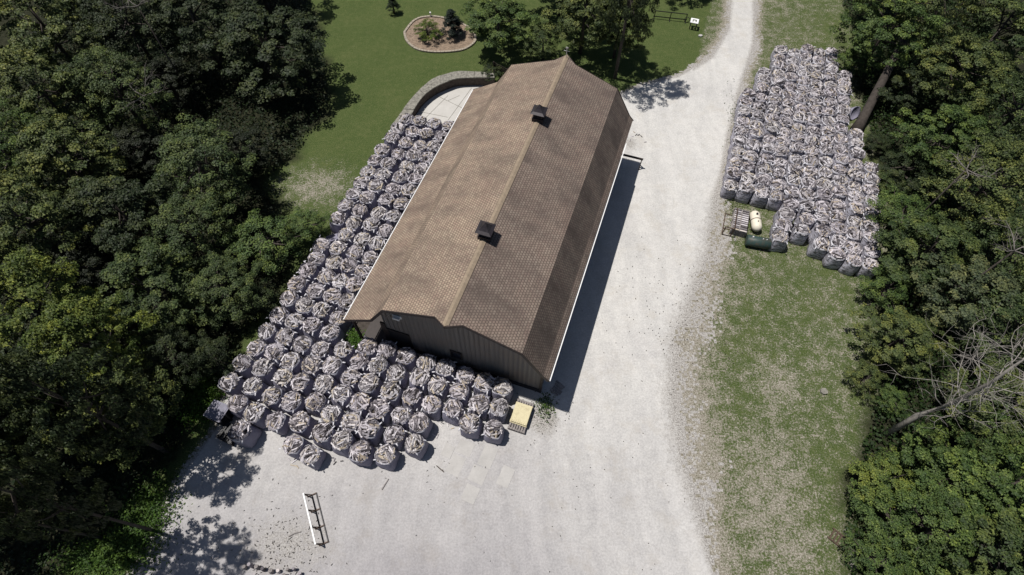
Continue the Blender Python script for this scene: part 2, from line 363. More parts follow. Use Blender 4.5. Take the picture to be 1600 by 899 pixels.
# gravel yard and drive: ragged-edged sheet
cs = .16; ax = np.arange(-26, 34, cs); ay = np.arange(-10, 66, cs)
AX, AY = np.meshgrid(ax, ay); dgr = sdf(AX, AY, gravel_poly); U_ = (AX-X0)*cy-(AY-Y0)*sy
rgt = (U_ > 9) & (AX > 6)
ramp_ = np.interp(AY, [2, 8, 24, 30], [.5, 3.6, 3.0, 1.0])
amp = np.where(rgt, ramp_, .5)
nn = fbm(AX, AY, 1.6, 3, 5)*.6+np.random.RandomState(3).rand(*AX.shape)*.4
keep = (dgr+(nn-.5)*2*amp*.8+.1) > 0
nxx = len(ax); id_ = (np.arange(len(ay)-1)[:, None]*nxx+np.arange(nxx-1)[None]); kf = keep[:-1, :-1]
idf = id_[kf]; F = np.stack([idf, idf+1, idf+1+nxx, idf+nxx], 1)
used, inv = np.unique(F, return_inverse=True); F = inv.reshape(F.shape)
gv = np.stack([AX.ravel()[used], AY.ravel()[used], np.full(len(used), .006)], 1)
me = np_mesh('gravel_yard', gv, F, M['gravel'])
dirt = np.exp(-np.clip(dgr, 0, 99)/np.where(rgt, ramp_*.6, .3))
cxx, cyy = at(450, 850)[:2]; dirt = np.maximum(dirt, .56*np.exp(-(((AX-cxx)/4.5)**2+((AY-cyy)/2.6)**2)))
cxx, cyy = at(850, 655)[:2]; dirt = np.maximum(dirt, .8*np.exp(-(((AX-cxx)/1.2)**2+((AY-cyy)/1.4)**2)))
cxx, cyy = at(700, 690)[:2]; dirt = np.maximum(dirt, .35*np.exp(-(((AX-cxx)/2.5)**2+((AY-cyy)/1.2)**2)))
cxx, cyy = at(985, 225)[:2]; dirt = np.maximum(dirt, .6*np.exp(-(((AX-cxx)/1.0)**2+((AY-cyy)/1.2)**2)))
a = me.attributes.new('dirty', 'FLOAT', 'POINT'); a.data.foreach_set('value', dirt.ravel()[used].astype(np.float32))
worn_ = np.clip((16-AY)/16, 0, 1)*np.clip((14-AX)/16, 0, 1)*1.1+(fbm(AX, AY, 4, 31)-.5)*.5
a = me.attributes.new('worn', 'FLOAT', 'POINT'); a.data.foreach_set('value', np.clip(worn_, 0, 1).ravel()[used].astype(np.float32))
gy_ = link('gravel_yard', me); gy_['kind'] = 'structure'
# patio
def flat(name, poly, z0, z1, m_, parent=None):
    b = MB(); b.prism(poly, z0, z1); o = b.build(name, m_, parent); return o
patio_poly = poly_at([(636, 190), (645, 172), (656, 158), (674, 146), (697, 137), (718, 131), (772, 129), (800, 150)])+[W(-5.0, 21.3)[:2], W(-5.0, 13.5)[:2], W(-12.2, 13.5)[:2], W(-12.0, 17.5)[:2]]
o = flat('patio', patio_poly, 0, .03, M['concrete']); o['kind'] = 'structure'
b = MB()
for p_, q_ in (((700, 158), (718, 150)), ((640, 172), (700, 184)), ((688, 205), (737, 138)), ((674, 146), (740, 178)), ((655, 195), (700, 150))):
    b.bar((*at(*p_)[:2], .0335), (*at(*q_)[:2], .0335), .04, .003)
o = b.build('patio_joints', M['joint']); o['kind'] = 'structure'
o = flat('eave_shade_strip', [W(-7.9, -.9)[:2], W(-5.2, -.75)[:2], W(-4.9, .3)[:2], W(-4.9, 13)[:2], W(-7.9, 13)[:2]], 0, .02, M['bark']); o['kind'] = 'structure'  # near-black sheet painted in as the shade under the left eave
# worn concrete pads in the yard
b = MB(); k_ = 0
for px, py, s1, s2 in ((712, 727, .8, 1.1), (727, 700, .9, .8), (747, 742, .9, .9), (762, 714, .8, 1.2), (790, 745, .7, 1.1), (735, 772, .8, .9), (700, 705, .6, .7)):
    x, y, _ = at(px, py); b.box((x, y, .010+k_*.0015), (s1, s2, .006), -YAW-.08); k_ += 1
o = b.build('concrete_pads', M['pad']); o['kind'] = 'structure'
# ------------------------------------------------------------------ barn
L, HR, HB, WB = 21.354, 7.768, 6.33, 3.908
KL, HKL, EL, HEL = 4.991, 4.571, 7.011, 3.343
KR, HKR, ER, HER = 5.14, 4.313, 5.489, 3.957
barn = thing('barn', 'long barn with tan and brown shingled gambrel roof and dark ribbed gable', 'barn', W(0, 0), -YAW)
def roofpanel(name, pts, m_, t=.12, kids=None):
    P = [Vector(q) for q in pts]; b_ = MB(); b_.slab(pts, t); me_ = b_.mesh(name, m_)
    uvl = me_.uv_layers.new(name='UVMap'); n = (P[1]-P[0]).cross(P[2]-P[0]).normalized(); n = -n if n.z < 0 else n
    ydir = Vector((0, 1, 0)); up_ = ydir.cross(n).normalized()
    for lp in me_.loops:
        q = me_.vertices[lp.vertex_index].co; uvl.data[lp.index].uv = (q.dot(ydir)+50, q.dot(up_)+50)
    return link(name, me_, barn)
hd = .75; ho = .5; rz_ = HR-(HR-HB)*hd/WB
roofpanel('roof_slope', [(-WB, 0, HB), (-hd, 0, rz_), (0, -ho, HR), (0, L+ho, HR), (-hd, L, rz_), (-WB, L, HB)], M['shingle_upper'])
roofpanel('roof_slope', [(WB, 0, HB), (hd, 0, rz_), (0, -ho, HR), (0, L+ho, HR), (hd, L, rz_), (WB, L, HB)], M['shingle_right'])
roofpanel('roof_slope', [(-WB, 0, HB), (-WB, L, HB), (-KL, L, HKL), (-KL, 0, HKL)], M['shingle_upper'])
roofpanel('roof_slope', [(WB, 0, HB), (WB, L, HB), (KR, L, HKR), (KR, 0, HKR)], M['shingle_right'])
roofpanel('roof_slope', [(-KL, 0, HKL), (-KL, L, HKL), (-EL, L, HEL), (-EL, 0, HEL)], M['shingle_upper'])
roofpanel('roof_slope', [(KR, 0, HKR), (KR, L, HKR), (ER, L, HER), (ER, 0, HER)], M['shingle_right'])
b = MB(); 
for s_ in (-1, 1): b.slab([(0, -ho, HR+.025), (0, L+ho, HR+.025), (s_*.17, L+ho-.18, HR+.025-.17*.368), (s_*.17, -ho+.18, HR+.025-.17*.368)], .02)
b.build('ridge_cap', M['shingle_cap'], barn)
# dark rake trim along the verges
for v_ in (-.03, L+.03):
    b = MB()
    sgn = -1 if v_ < 0 else 1
    pl = [(-EL, HEL), (-KL, HKL), (-WB, HB), (-hd, rz_)]
    pr = [(hd, rz_), (WB, HB), (KR, HKR), (ER, HER)]
    for p_ in (pl, pr):
        for (a1, z1), (a2, z2) in zip(p_[:-1], p_[1:]): b.bar((a1, v_, z1-.09), (a2, v_, z2-.09), .04, .17)
    b.bar((-hd, v_, rz_-.09), (0, v_+sgn*ho, HR-.09), .04, .17); b.bar((0, v_+sgn*ho, HR-.09), (hd, v_, rz_-.09), .04, .17)
    b.build('rake_trim', M['trim'], barn)
wv0, wv1 = .72, L-.5
for v_ in (wv0, wv1):
    b = MB(); prof = [(-4.95, 0), (4.95, 0), (5.0, HKR-.14), (WB-.05, HB-.16), (0, HR-.16), (-WB+.05, HB-.16), (-4.85, HKL-.14)]
    n = len(prof); th = .12
    b.add([(x, v_, z) for x, z in prof]+[(x, v_+th, z) for x, z in prof], [tuple(range(n)), tuple(range(n, 2*n))[::-1]]+[(i, n+i, n+(i+1) % n, (i+1) % n) for i in range(n)])
    for k in range(33):                                              # standing ribs
        x = -4.8+k*.3
        zt = (HR-.2-abs(x)*.368) if abs(x) < WB else (HB-.2-(abs(x)-WB)*1.75)
        b.box((x, v_-.012 if v_ == wv0 else v_+th+.012, zt/2), (.035, .03, zt))
    b.build('gable_wall', M['siding'], barn)
for x in (-4.93, 4.93):
    b = MB(); b.box((x, (wv0+wv1)/2+.06, 2.1), (.12, wv1-wv0-.14, 4.2))
    for k in range(66): b.box((x+(.07 if x > 0 else -.07), wv0+.3+k*.3, 2.1), (.02, .035, 4.1))
    b.build('side_wall', M['siding'], barn)
b = MB(); b.bar((ER+.06, .0, HER-.05), (ER+.06, 18.9, HER-.05), .055, .08); b.build('gutter', M['white'], barn)
b = MB(); b.bar((-EL-.035, 0.0, HEL-.05), (-EL-.035, L, HEL-.05), .05, .09); b.build('gutter', M['white'], barn)
b = MB(); b.box((-5.9, L/2+.05, .15), (1.75, L-.1, .3)); b.build('porch_floor', M['trim'], barn)
for k in range(7):                                                   # porch posts under the long left eave
    b = MB(); b.box((-6.75, .35+k*3.4, 1.62), (.14, .14, 3.24)); b.build('porch_post', M['trim'], barn)
b = MB(); b.box((-4.95, wv0-.03, 1.5), (.3, .1, 3.0)); b.build('corner_trim', M['trim'], barn)
b = MB(); b.box((4.98, wv0-.03, 2.0), (.16, .1, 4.0)); b.build('corner_trim', M['trim'], barn)
b = MB(); b.box((0.3, wv0-.035, .22), (9.2, .04, .44)); b.build('foundation_band', M['black'], barn)
def opening(u, z, w_, h_, name, kid, side=0, glassm='glass'):
    b = MB(); t_ = .07
    b.box((u, wv0-.045, z+h_/2-t_/2), (w_, .07, t_)); b.box((u, wv0-.045, z-h_/2+t_/2), (w_, .07, t_))
    for s_ in (-1, 1): b.box((u+s_*(w_/2-t_/2), wv0-.045, z), (t_, .07, h_-2*t_-.004))
    f = b.build(name, M['trim'], barn); b = MB(); b.box((u, wv0-.03, z), (w_-2*t_-.004, .03, h_-2*t_-.004)); b.build(kid, M[glassm], f)
    return f
opening(-4.05, 1.25, 1.5, 2.3, 'door', 'door_panel', glassm='black')
opening(-.35, 1.7, .75, .9, 'window', 'pane')
b = MB(); b.box((-3.72, wv0-.12, 4.45), (.42, .2, .17)); b.box((-3.72, wv0-.03, 4.45), (.55, .04, .26)); b.build('wall_lamp', M['white'], barn)
# cupolas
for v_ in (5.45, 15.2):
    cp = thing('cupola', '', 'x'); cp.parent = barn; cp.location = (0, v_, 0); del cp['label']; del cp['category']
    b = MB(); b.box((0, 0, HR-.02), (.72, .72, .36)); b.build('base', M['cupola'], cp)
    b = MB(); b.box((0, 0, HR+.36), (.58, .58, .40))
    for k in range(4):
        b.box((0, -.3, HR+.24+k*.08), (.46, .03, .03), rx=.5); b.box((.3, 0, HR+.24+k*.08), (.03, .46, .03))
    b.build('louvre', M['cupola'], cp)
    b = MB(); e = .46; z0 = HR+.56
    prof = [(.46, 0), (.30, .10), (.16, .26), (.0, .5)]; vs = []; fs = []
    for r_, dz in prof[:-1]: vs += [(-r_, -r_, z0+dz), (r_, -r_, z0+dz), (r_, r_, z0+dz), (-r_, r_, z0+dz)]
    vs.append((0, 0, z0+.5)); nr = 3
    for i in range(nr-1):
        for k in range(4): fs.append((i*4+k, i*4+(k+1) % 4, i*4+4+(k+1) % 4, i*4+4+k))
    for k in range(4): fs.append((8+k, 8+(k+1) % 4, 12))
    fs.append((3, 2, 1, 0)); b.add(vs, fs); b.build('roof', M['cupola'], cp)
b = MB(); b.tube([(0, L+.2, HR), (0, L+.2, HR+.7)], .025, 6); b.box((0, L+.2, HR+.72), (.18, .03, .12)); b.tube([(-.2, L+.2, HR+.5), (.2, L+.2, HR+.5)], .015, 6); b.build('lightning_rod', M['galv'], barn)
# small lumber and clutter in the shade on the right side
def planks(name, label, px, py, n, ln, spread, rz, m_, th=.05, wd=.12):
    b_ = MB()
    for k in range(n): b_.box(((k-(n-1)/2)*spread, rnd.uniform(-.1, .1), th/2+.001*k), (wd, ln*rnd.uniform(.8, 1), th), rnd.uniform(-.08, .08))
    o_ = b_.build(name, m_, loc=at(px, py)); o_.rotation_euler = (0, 0, rz); tag(o_, label, 'lumber'); return o_
planks('lumber_pile', 'short pale boards lying in the barn shade by near right corner', 870, 607, 5, .7, .17, .9, M['wood_grey'])
sb = MB(); sb.bar((-.5, 0, .9), (1.4, 0, .9), .12, .12)
for x in (-.4, 1.3): sb.bar((x, -.25, 0), (x, 0, .9), .07, .07); sb.bar((x, .25, 0), (x, 0, .9), .07, .07)
o = sb.build('hitching_rail', M['trim'], loc=W(5.6, 20.9)); o.rotation_euler = (0, 0, -YAW); tag(o, 'dark timber rail at the far end of the barn shadow by the drive', 'rail')
# ------------------------------------------------------------------ retaining wall, bed
oc = [(612, 196), (623, 181), (644, 152), (673, 125), (698, 115), (722, 111), (771, 114)]
ic = [(632, 200), (641, 182), (657, 155), (675, 139), (697, 128), (719, 122), (773, 121)]
def smooth_poly(P, n=5):
    P = [Vector(q) for q in P]; out = []
    for i in range(len(P)-1):
        p0 = P[max(i-1, 0)]; p1 = P[i]; p2 = P[i+1]; p3 = P[min(i+2, len(P)-1)]
        for k in range(n):
            t_ = k/n; out.append(.5*((2*p1)+(p2-p0)*t_+(2*p0-5*p1+4*p2-p3)*t_*t_+(3*p1-p0-3*p2+p3)*t_**3))
    out.append(P[-1]); return out
ZW = .95
io = smooth_poly([(*at(q[0], q[1], ZW)[:2], 0) for q in oc]); ii = smooth_poly([(*at(q[0], q[1], ZW)[:2], 0) for q in ic])
rw = thing('retaining_wall', 'curved low stone retaining wall with pale stone cap round the patio', 'wall', tuple(ii[15]))
o0 = Vector(rw.location)
def ribbon(A, B, z0, z1, name, m_, parent, seg=False):
    b_ = MB(); n_ = len(A)
    for i in range(n_-1):
        dz = rnd.uniform(-.02, .02) if seg else 0
        a1, a2, b1, b2 = A[i]-o0, A[i+1]-o0, B[i]-o0, B[i+1]-o0
        if seg: a2 = a1.lerp(a2, .96); b2 = b1.lerp(b2, .96)
        vs = [(q.x, q.y, z) for z in (z0, z1+dz) for q in (a1, a2, b2, b1)]
        b_.add(vs, [(3, 2, 1, 0), (4, 5, 6, 7), (0, 1, 5, 4), (1, 2, 6, 5), (2, 3, 7, 6), (3, 0, 4, 7)])
    return b_.build(name, m_, parent)
mid = [(a_*.12+b_*.88) for a_, b_ in zip(io, ii)]
ribbon(io, mid, 0, ZW-.10, 'wall_face', M['stone_wall'], rw)
ribbon(io, ii, ZW-.098, ZW, 'cap_stones', M['stone'], rw, True)
hose = smooth_poly([(*at(a1, b1, .05)[:2], .06) for a1, b1 in ((640, 182), (651, 168), (664, 159), (671, 151), (669, 144))], 6)
b = MB(); b.tube([q-hose[0] for q in hose], .06, 8); o = b.build('drain_hose', M['black'], smooth=True, loc=hose[0]); tag(o, 'black hose curving across the pale patio beside the stone wall', 'hose')
fe = thing('fence_panel', 'dark slatted timber fence panel between stone wall and far barn corner', 'fence', at(782, 122), -YAW-.35)
for x in (-.75, .75): b = MB(); b.box((x, 0, .65), (.1, .1, 1.3)); b.build('post', M['trim'], fe)
b = MB()
for k in range(6): b.box((0, .07, .15+k*.2), (1.5, .03, .11))
b.build('slats', M['trim'], fe)
bedp = smooth_poly([(*at(a1, b1)[:2], 0) for a1, b1 in ((632, 52), (636, 65), (650, 77), (672, 82), (700, 82), (725, 78), (742, 66), (740, 52), (725, 40), (700, 31), (672, 27), (648, 33), (632, 52))], 5)[:-1]
b = MB(); b.prism([(q.x, q.y) for q in bedp], 0, .05); o = b.build('flower_bed_soil', M['mulch']); o['kind'] = 'structure'
bc = sum(bedp, Vector())/len(bedp); be = thing('bed_edging', 'pale stone edging ring round the flower bed on the lawn', 'edging', tuple(bc))
b = MB()
for i in range(len(bedp)):
    p1 = bedp[i]-bc; p2 = bedp[(i+1) % len(bedp)]-bc; q = (p1+p2)/2; ln = (p2-p1).length
    b.box((q.x, q.y, .07), (ln*.9, .2, .14+rnd.uniform(-.02, .02)), math.atan2((p2-p1).y, (p2-p1).x))
b.build('stones', M['stone_edge'], be)
o = MB(); o.tube([(0, 0, 0), (0, 0, .35)], [.05, .04], 8); o.box((0, 0, .42), (.14, .14, .16)); o = o.build('garden_light', M['white'], loc=at(673, 27)); tag(o, 'tiny white garden light at the back of the flower bed', 'light')
# ------------------------------------------------------------------ bulk bags of firewood
def bag_mesh(seed, m_, tall=1.0, slump=False):
    r_ = random.Random(seed); n = 24; prof = [(0, .49), (.10, .515), (.4, .515), (.7, .50), (.92, .475), (1.0, .465)]
    ph = [r_.uniform(0, 6.28) for _ in range(6)]; vs = []; fs = []
    lean = (r_.uniform(-.05, .05), r_.uniform(-.05, .05))
    for j, (z, w_) in enumerate(prof):
        for k in range(n):
            a_ = 2*math.pi*k/n; c_, s_ = math.cos(a_), math.sin(a_); e = (7, 7, 5, 4, 3, 3)[j]
            rr = w_/((abs(c_)**e+abs(s_)**e)**(1/e)); rr = min(rr, w_*(1.27, 1.27, 1.22, 1.18, 1.14, 1.13)[j])
            rr *= 1+.025*math.sin(3*a_+ph[0]+z*2)+.018*math.sin(7*a_+ph[1]+z*5)+.012*math.sin(11*a_+ph[2]-z*9)
            zz = z*tall+(.03*math.sin(2*a_+ph[3])+.02*math.sin(5*a_+ph[4]) if j >= 4 else 0)
            if slump: zz *= .45+.35*math.sin(a_+ph[5])*(z > .3); rr *= 1.0+.1*z
            vs.append((rr*c_+lean[0]*z, rr*s_+lean[1]*z, zz))
    nl = len(prof)
    for j in range(nl-1):
        for k in range(n): fs.append((j*n+k, j*n+(k+1) % n, (j+1)*n+(k+1) % n, (j+1)*n+k))
    fs.append(tuple(range(n))[::-1]); top = [vs[(nl-1)*n+k] for k in range(n)]
    # inner lip
    base = len(vs)
    for (x, y, z) in top: vs.append((x*.9, y*.9, z-.14))
    for k in range(n): fs.append(((nl-1)*n+k, (nl-1)*n+(k+1) % n, base+(k+1) % n, base+k))
    fs.append(tuple(range(base, base+n)))
    b_ = MB(); b_.add(vs, fs); me_ = b_.mesh('bag', m_, True)
    # rim flap
    b2 = MB(); vs = []; fs = []
    for k in range(n):
        x, y, z = top[k]; o_ = 1.03+.025*math.sin(4*k/n*6.28+ph[1]); dz = r_.uniform(-.05, .02)
        vs += [(x*.97, y*.97, z+.035+r_.uniform(-.01, .02)), (x*o_, y*o_, z-.03+dz)]
    for k in range(n): a_ = 2*k; c_ = 2*((k+1) % n); fs.append((a_, a_+1, c_+1, c_))
    b2.add(vs, fs)
    for sx in (-1, 1):
        for sy_ in (-1, 1):
            if r_.random() < .55: continue
            cx_ = .38*sx; cy2 = .38*sy_; zz = tall+.02; q = r_.uniform(-.1, .1)
            b2.bar((cx_+q, cy2, zz), (cx_+.16*sx+q, cy2+.05*sy_, zz-.12+r_.uniform(-.05, .12)), .06, .015)
    return me_, b2.mesh('rim_flap', M['rim'], True)
def heap_mesh(seed, rad=.515, tall=1.02, nlog=88, dome=.22):
    r_ = random.Random(seed*13+5); b_ = MB(); n = 16
    vs = [(0, 0, tall+dome-.14)]                                      # inner wood dome, shade between the logs painted in as bark-dark colour
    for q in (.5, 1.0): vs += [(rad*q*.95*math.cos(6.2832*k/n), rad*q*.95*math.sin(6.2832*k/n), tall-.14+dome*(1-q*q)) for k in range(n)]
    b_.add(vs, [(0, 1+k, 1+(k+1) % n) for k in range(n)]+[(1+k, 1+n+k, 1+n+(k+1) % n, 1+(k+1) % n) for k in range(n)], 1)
    dirs = [(r_.uniform(-rad, rad), r_.uniform(-rad, rad), r_.uniform(0, math.pi)) for _ in range(9)]
    for i in range(nlog):
        a_ = r_.uniform(0, 2*math.pi); q = math.sqrt(r_.random())*rad*.93; x, y = q*math.cos(a_), q*math.sin(a_)
        nd = min(dirs, key=lambda d_: (d_[0]-x)**2+(d_[1]-y)**2); th = nd[2]+r_.gauss(0, .22)
        if q > rad*.68 and r_.random() < .6: th = a_+math.pi/2+r_.gauss(0, .35)
        ln = r_.uniform(.30, .46); w_ = r_.uniform(.032, .054); dx, dy = math.cos(th), math.sin(th)
        while math.hypot(x+dx*ln/2, y+dy*ln/2) > rad*1.03 or math.hypot(x-dx*ln/2, y-dy*ln/2) > rad*1.03:
            ln *= .9; x *= .97; y *= .97
            if ln < .1: break
        def hz(a1, b1): return tall-.06+dome*(1-(a1*a1+b1*b1)/rad/rad)
        j_ = r_.uniform(-.05, .035); p0 = Vector((x-dx*ln/2, y-dy*ln/2, hz(x-dx*ln/2, y-dy*ln/2)+j_)); p1 = Vector((x+dx*ln/2, y+dy*ln/2, hz(x+dx*ln/2, y+dy*ln/2)+j_+r_.uniform(-.03, .03)))
        d_ = (p1-p0).normalized(); sx = d_.cross(Vector((0, 0, 1))).normalized(); uz = sx.cross(d_); rot = r_.uniform(0, 6.28)
        k = r_.choice((3, 4, 4)); ring = [(sx*math.cos(rot+6.2832*j/k)+uz*math.sin(rot+6.2832*j/k))*w_*r_.uniform(.8, 1.25) for j in range(k)]
        lift = Vector((0, 0, dome*.25*(ln/2/rad)**2))
        b_.add([p0+lift+g_ for g_ in ring]+[p1+lift+g_ for g_ in ring], [tuple(range(k))[::-1], tuple(range(k, 2*k))]+[(j, (j+1) % k, k+(j+1) % k, k+j) for j in range(k)])
    return b_.mesh('firewood', [M['log'], M['bark']])
NV = 14
FAB = [bag_mesh(i, M['bag']) for i in range(NV)]; MESHB = [bag_mesh(20+i, M['bag_mesh']) for i in range(NV)]
HEAP = [heap_mesh(i, dome=.19+.03*(i % 4)) for i in range(18)]
ORD = ['', 'first', 'second', 'third', 'fourth', 'fifth', 'sixth', 'seventh', 'eighth', 'ninth', 'tenth', 'eleventh', 'twelfth', 'thirteenth', 'fourteenth', 'fifteenth', 'sixteenth', 'seventeenth', 'eighteenth', 'nineteenth', 'twentieth', 'twenty-first', 'twenty-second']
def put_bag(u, v, lib, label, group, seed, empty=False, sc=1.0):
    r_ = random.Random(seed); x, y, _ = W(u, v)
    t_ = thing('firewood_bag', label, 'firewood bag', (x, y, .008), -YAW+r_.choice((0, 1, 2, 3))*math.pi/2+r_.uniform(-.14, .14), group)
    s_ = 1.10*sc*r_.uniform(.95, 1.05); t_.scale = (s_, s_, s_*r_.uniform(1.0, 1.16))
    fb, rm = lib[r_.randrange(NV)]
    t_.rotation_euler.x = r_.gauss(0, .035); t_.rotation_euler.y = r_.gauss(0, .035)
    link('fabric_bag', fb, t_); link('rim_flap', rm, t_)
    if not empty:
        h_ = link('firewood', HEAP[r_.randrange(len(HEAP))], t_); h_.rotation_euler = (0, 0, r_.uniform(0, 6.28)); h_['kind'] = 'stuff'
    return t_
FRONT = [(-5.84, -0.3), (-4.63, -0.1), (-3.33, -0.13), (-1.93, -0.15), (-0.78, -0.05), (0.48, -0.1), (1.81, -0.25), (2.91, -0.17), (-5.91, -1.4), (-4.6, -1.25), (-3.4, -1.35), (-2.02, -1.28), (-0.79, -1.24), (0.55, -1.2), (1.89, -1.54), (3.0, -1.4), (-0.65, -2.47), (0.59, -2.38), (1.88, -2.76), (3.23, -2.65), (-5.86, -2.5), (-4.65, -2.46), (-3.27, -2.55), (-1.96, -2.42), (-4.65, -3.67), (-3.4, -3.78), (-2.09, -3.58), (-0.91, -3.67), (-7.14, -1.02), (-7.2, -2.16), (-7.2, -3.31), (-5.96, -3.64), (-7.21, -4.5), (-5.92, -4.85), (-4.58, -4.92), (-3.43, -4.96), (-2.06, -4.76), (-0.68, -4.87), (-8.55, -1.4), (-8.55, -2.5), (-8.55, -3.67), (-8.42, -4.9), (-7.4, -5.8), (-5.85, -6.06), (-4.65, -6.1), (-3.34, -6.18), (-1.96, -5.97), (-7.14, -7.06), (-5.95, -7.25), (-9.75, -1.46), (-9.8, -2.65), (-9.76, -3.8), (-9.7, -4.99), (-10.1, -6.17), (-8.75, -6.12), (-10.17, -7.37), (-11.4, -6.08), (-11.05, -4.88), (-12.5, -5.0), (-12.4, -3.83), (-11.17, -3.72), (-11.0, -2.54), (-12.25, -2.63), (-12.24, -1.4), (-10.95, -1.36)]
STRIP = [(-12.23, -0.15), (-11.04, -0.18), (-9.75, -0.24), (-8.4, -0.25), (-10.95, 1.05), (-9.8, 1.0), (-8.55, 0.95), (-9.65, 2.2), (-10.85, 2.2), (-12.1, 1.1), (-12.25, 2.3), (-12.05, 3.4), (-12.1, 4.5), (-12.3, 5.6), (-10.8, 3.4), (-9.7, 3.4), (-8.59, 3.4), (-8.55, 2.2), (-9.6, 4.6), (-8.55, 4.55), (-10.8, 4.6), (-11.1, 5.75), (-11.05, 6.86), (-9.79, 5.78), (-8.66, 5.7), (-9.77, 6.97), (-8.7, 6.91), (-12.3, 7.95), (-11.0, 7.98), (-9.77, 8.2), (-8.69, 8.2), (-12.3, 9.15), (-11.1, 9.15), (-9.75, 9.4), (-8.7, 9.45), (-12.3, 10.35), (-11.1, 10.35), (-9.8, 10.6), (-8.6, 10.75), (-12.3, 11.5), (-11.1, 11.55), (-9.81, 11.8), (-8.61, 12.0), (-12.3, 12.7), (-11.15, 12.7), (-9.75, 12.96), (-8.62, 13.2), (-12.27, 13.85), (-11.15, 13.9), (-9.8, 14.14), (-8.65, 14.35), (-12.2, 15.05), (-10.95, 15.1), (-9.75, 15.3), (-8.63, 15.45), (-12.05, 16.4), (-10.9, 16.45), (-9.7, 16.5), (-8.65, 16.62), (-12.05, 17.6), (-10.85, 17.65), (-9.67, 17.8), (-8.5, 17.9), (-11.9, 18.75), (-10.85, 19.0), (-9.6, 19.1), (-8.35, 19.15)]
rows = {}
for u, v in FRONT:
    k = min(range(7), key=lambda i: abs(v-(-.15, -1.35, -2.5, -3.7, -4.9, -6.1, -7.25)[i])); rows.setdefault(k, []).append((u, v))
for k in sorted(rows):
    lst = sorted(rows[k])
    for i, (u, v) in enumerate(lst):
        put_bag(u, v, FAB, f'firewood bag before the barn gable, {ORD[k+1]} row out, {ORD[i+1]} from the left', 'firewood bags standing before the gable', 100+k*40+i)
cols = {}
for u, v in STRIP:
    k = min(range(4), key=lambda i: abs(u-(-8.6, -9.75, -11., -12.25)[i])); cols.setdefault(k, []).append((u, v))
for k in sorted(cols):
    lst = sorted(cols[k], key=lambda q: -q[1])
    for i, (u, v) in enumerate(lst):
        put_bag(u, v, FAB, f'firewood bag by the barn side, {ORD[k+1]} line from the eave, {ORD[i+1]} from the patio', 'firewood bags lined along the left barn side', 500+k*40+i)
bm_, rm_ = bag_mesh(77, M['bag'], .9, True)
t_ = thing('empty_bag', 'slumped empty white bag in the outer line beside the green bush', 'bag', W(-12.3, 6.75, .008), .3); link('fabric_bag', bm_, t_)
# the patch beside the woods
PATCH = [(13.78, 20.45, 10), (14.87, 20.4, 13), (15.98, 20.4, 16), (17.05, 20.3, 16), (18.12, 20.0, 17), (19.2, 18.9, 18), (20.3, 16.9, 20), (21.38, 16.4, 18), (22.5, 16.2, 12), (23.65, 16.3, 9)]
EXTRA = {4: [(17.65, 16.6), (17.7, 17.72), (17.85, 18.86)], 5: [(19.0, 17.7)]}
for ci, (u0, v0, n_) in enumerate(PATCH):
    pos = [(u0+rnd.uniform(-.04, .04), v0+i*1.17+rnd.uniform(-.04, .04)) for i in range(n_)]
    pos = EXTRA.get(ci, [])+pos
    for i, (u, v) in enumerate(pos):
        put_bag(u, v, MESHB, f'firewood bag by the woods, {ORD[i+1]} from the front, {ORD[ci+1]} column from the drive', 'mesh firewood bags in the patch by the woods', 1000+ci*40+i, sc=.97)
t_ = thing('empty_bag', 'tipped grey empty bag at the wood edge of the right bag patch', 'bag', at(1327, 182), .8); link('fabric_bag', bag_mesh(79, M['bag'], .9, True)[0], t_); t_.rotation_euler = (.75, .25, .8); t_.location.z = .25; t_.scale = (.9, .9, .9)
# ------------------------------------------------------------------ pallets, tanks, racks
def pallet(name, parent, z, m_, w_=1.1, d_=1.1, nslat=6):
    b_ = MB()
    for k in range(nslat): b_.box((-w_/2+(k+.5)*w_/nslat, 0, z+.125), (w_/nslat*.68, d_, .025))
    for k in range(3): b_.box((0, -d_/2+.06+k*(d_/2-.06), z+.065), (w_, .09, .09))
    for k in range(3): b_.box((0, -d_/2+.06+k*(d_/2-.06), z+.008), (w_, .12, .016))
    return b_.build(name, m_, parent)
st = thing('pallet_stack', 'dark pallets topped by a pale plywood sheet beside the gable corner', 'pallets', at(814, 652), -YAW)
for k in range(2): pallet('pallet', st, k*.15, M['wood_grey'], 1.05, 1.9, 7)
b = MB(); b.box((0, .05, .345), (1.05, 1.3, .07)); b.box((0.0, .05, .50), (1.0, 1.22, .03)); 
for k in range(8): b.box((-.42+k*.12, -.48, .53), (.03, .12, .02))
b.build('plywood_sheet', M['wood_pale'], st)
st = thing('pallet_stack', 'tall stack of dark plastic pallets at the left corner of the bags', 'pallets', at(352, 652), -YAW-.05)
for k in range(7): pallet('pallet', st, k*.16, M['black'] if k < 6 else M['wood_grey'], 1.05, 1.0, 5)
mt = plain('lavender_plastic', (.17, .165, .21), .6, 0, .3, 5)
b = MB(); b.box((0, 0, 1.135), (1.12, 1.05, .02))
for sx in (-1, 1):
    for s2 in (-1, 1): b.box((sx*.27, s2*.25, 1.155), (.42, .38, .02))
b.build('top_sheet', mt, st)
st = thing('pallet_stack', 'low dark pallets half hidden beside the leftmost shaded bag', 'pallets', at(362, 680), -YAW-.1)
for k in range(3): pallet('pallet', st, k*.15, M['black'], 1.1, 1.0, 4)
st = thing('crate_stack', 'weathered grey slatted pallets stacked at the front of the bag patch', 'pallets', at(1153, 352), -YAW)
for k in range(4): pallet('pallet', st, k*.15, M['wood_grey'], 1.1, 2.1, 5)
b = MB()
for k in range(11): b.box((-.27, -1+k*.19, .63), (.46, .10, .05)); b.box((.27, -1+k*.19, .63), (.46, .10, .05))
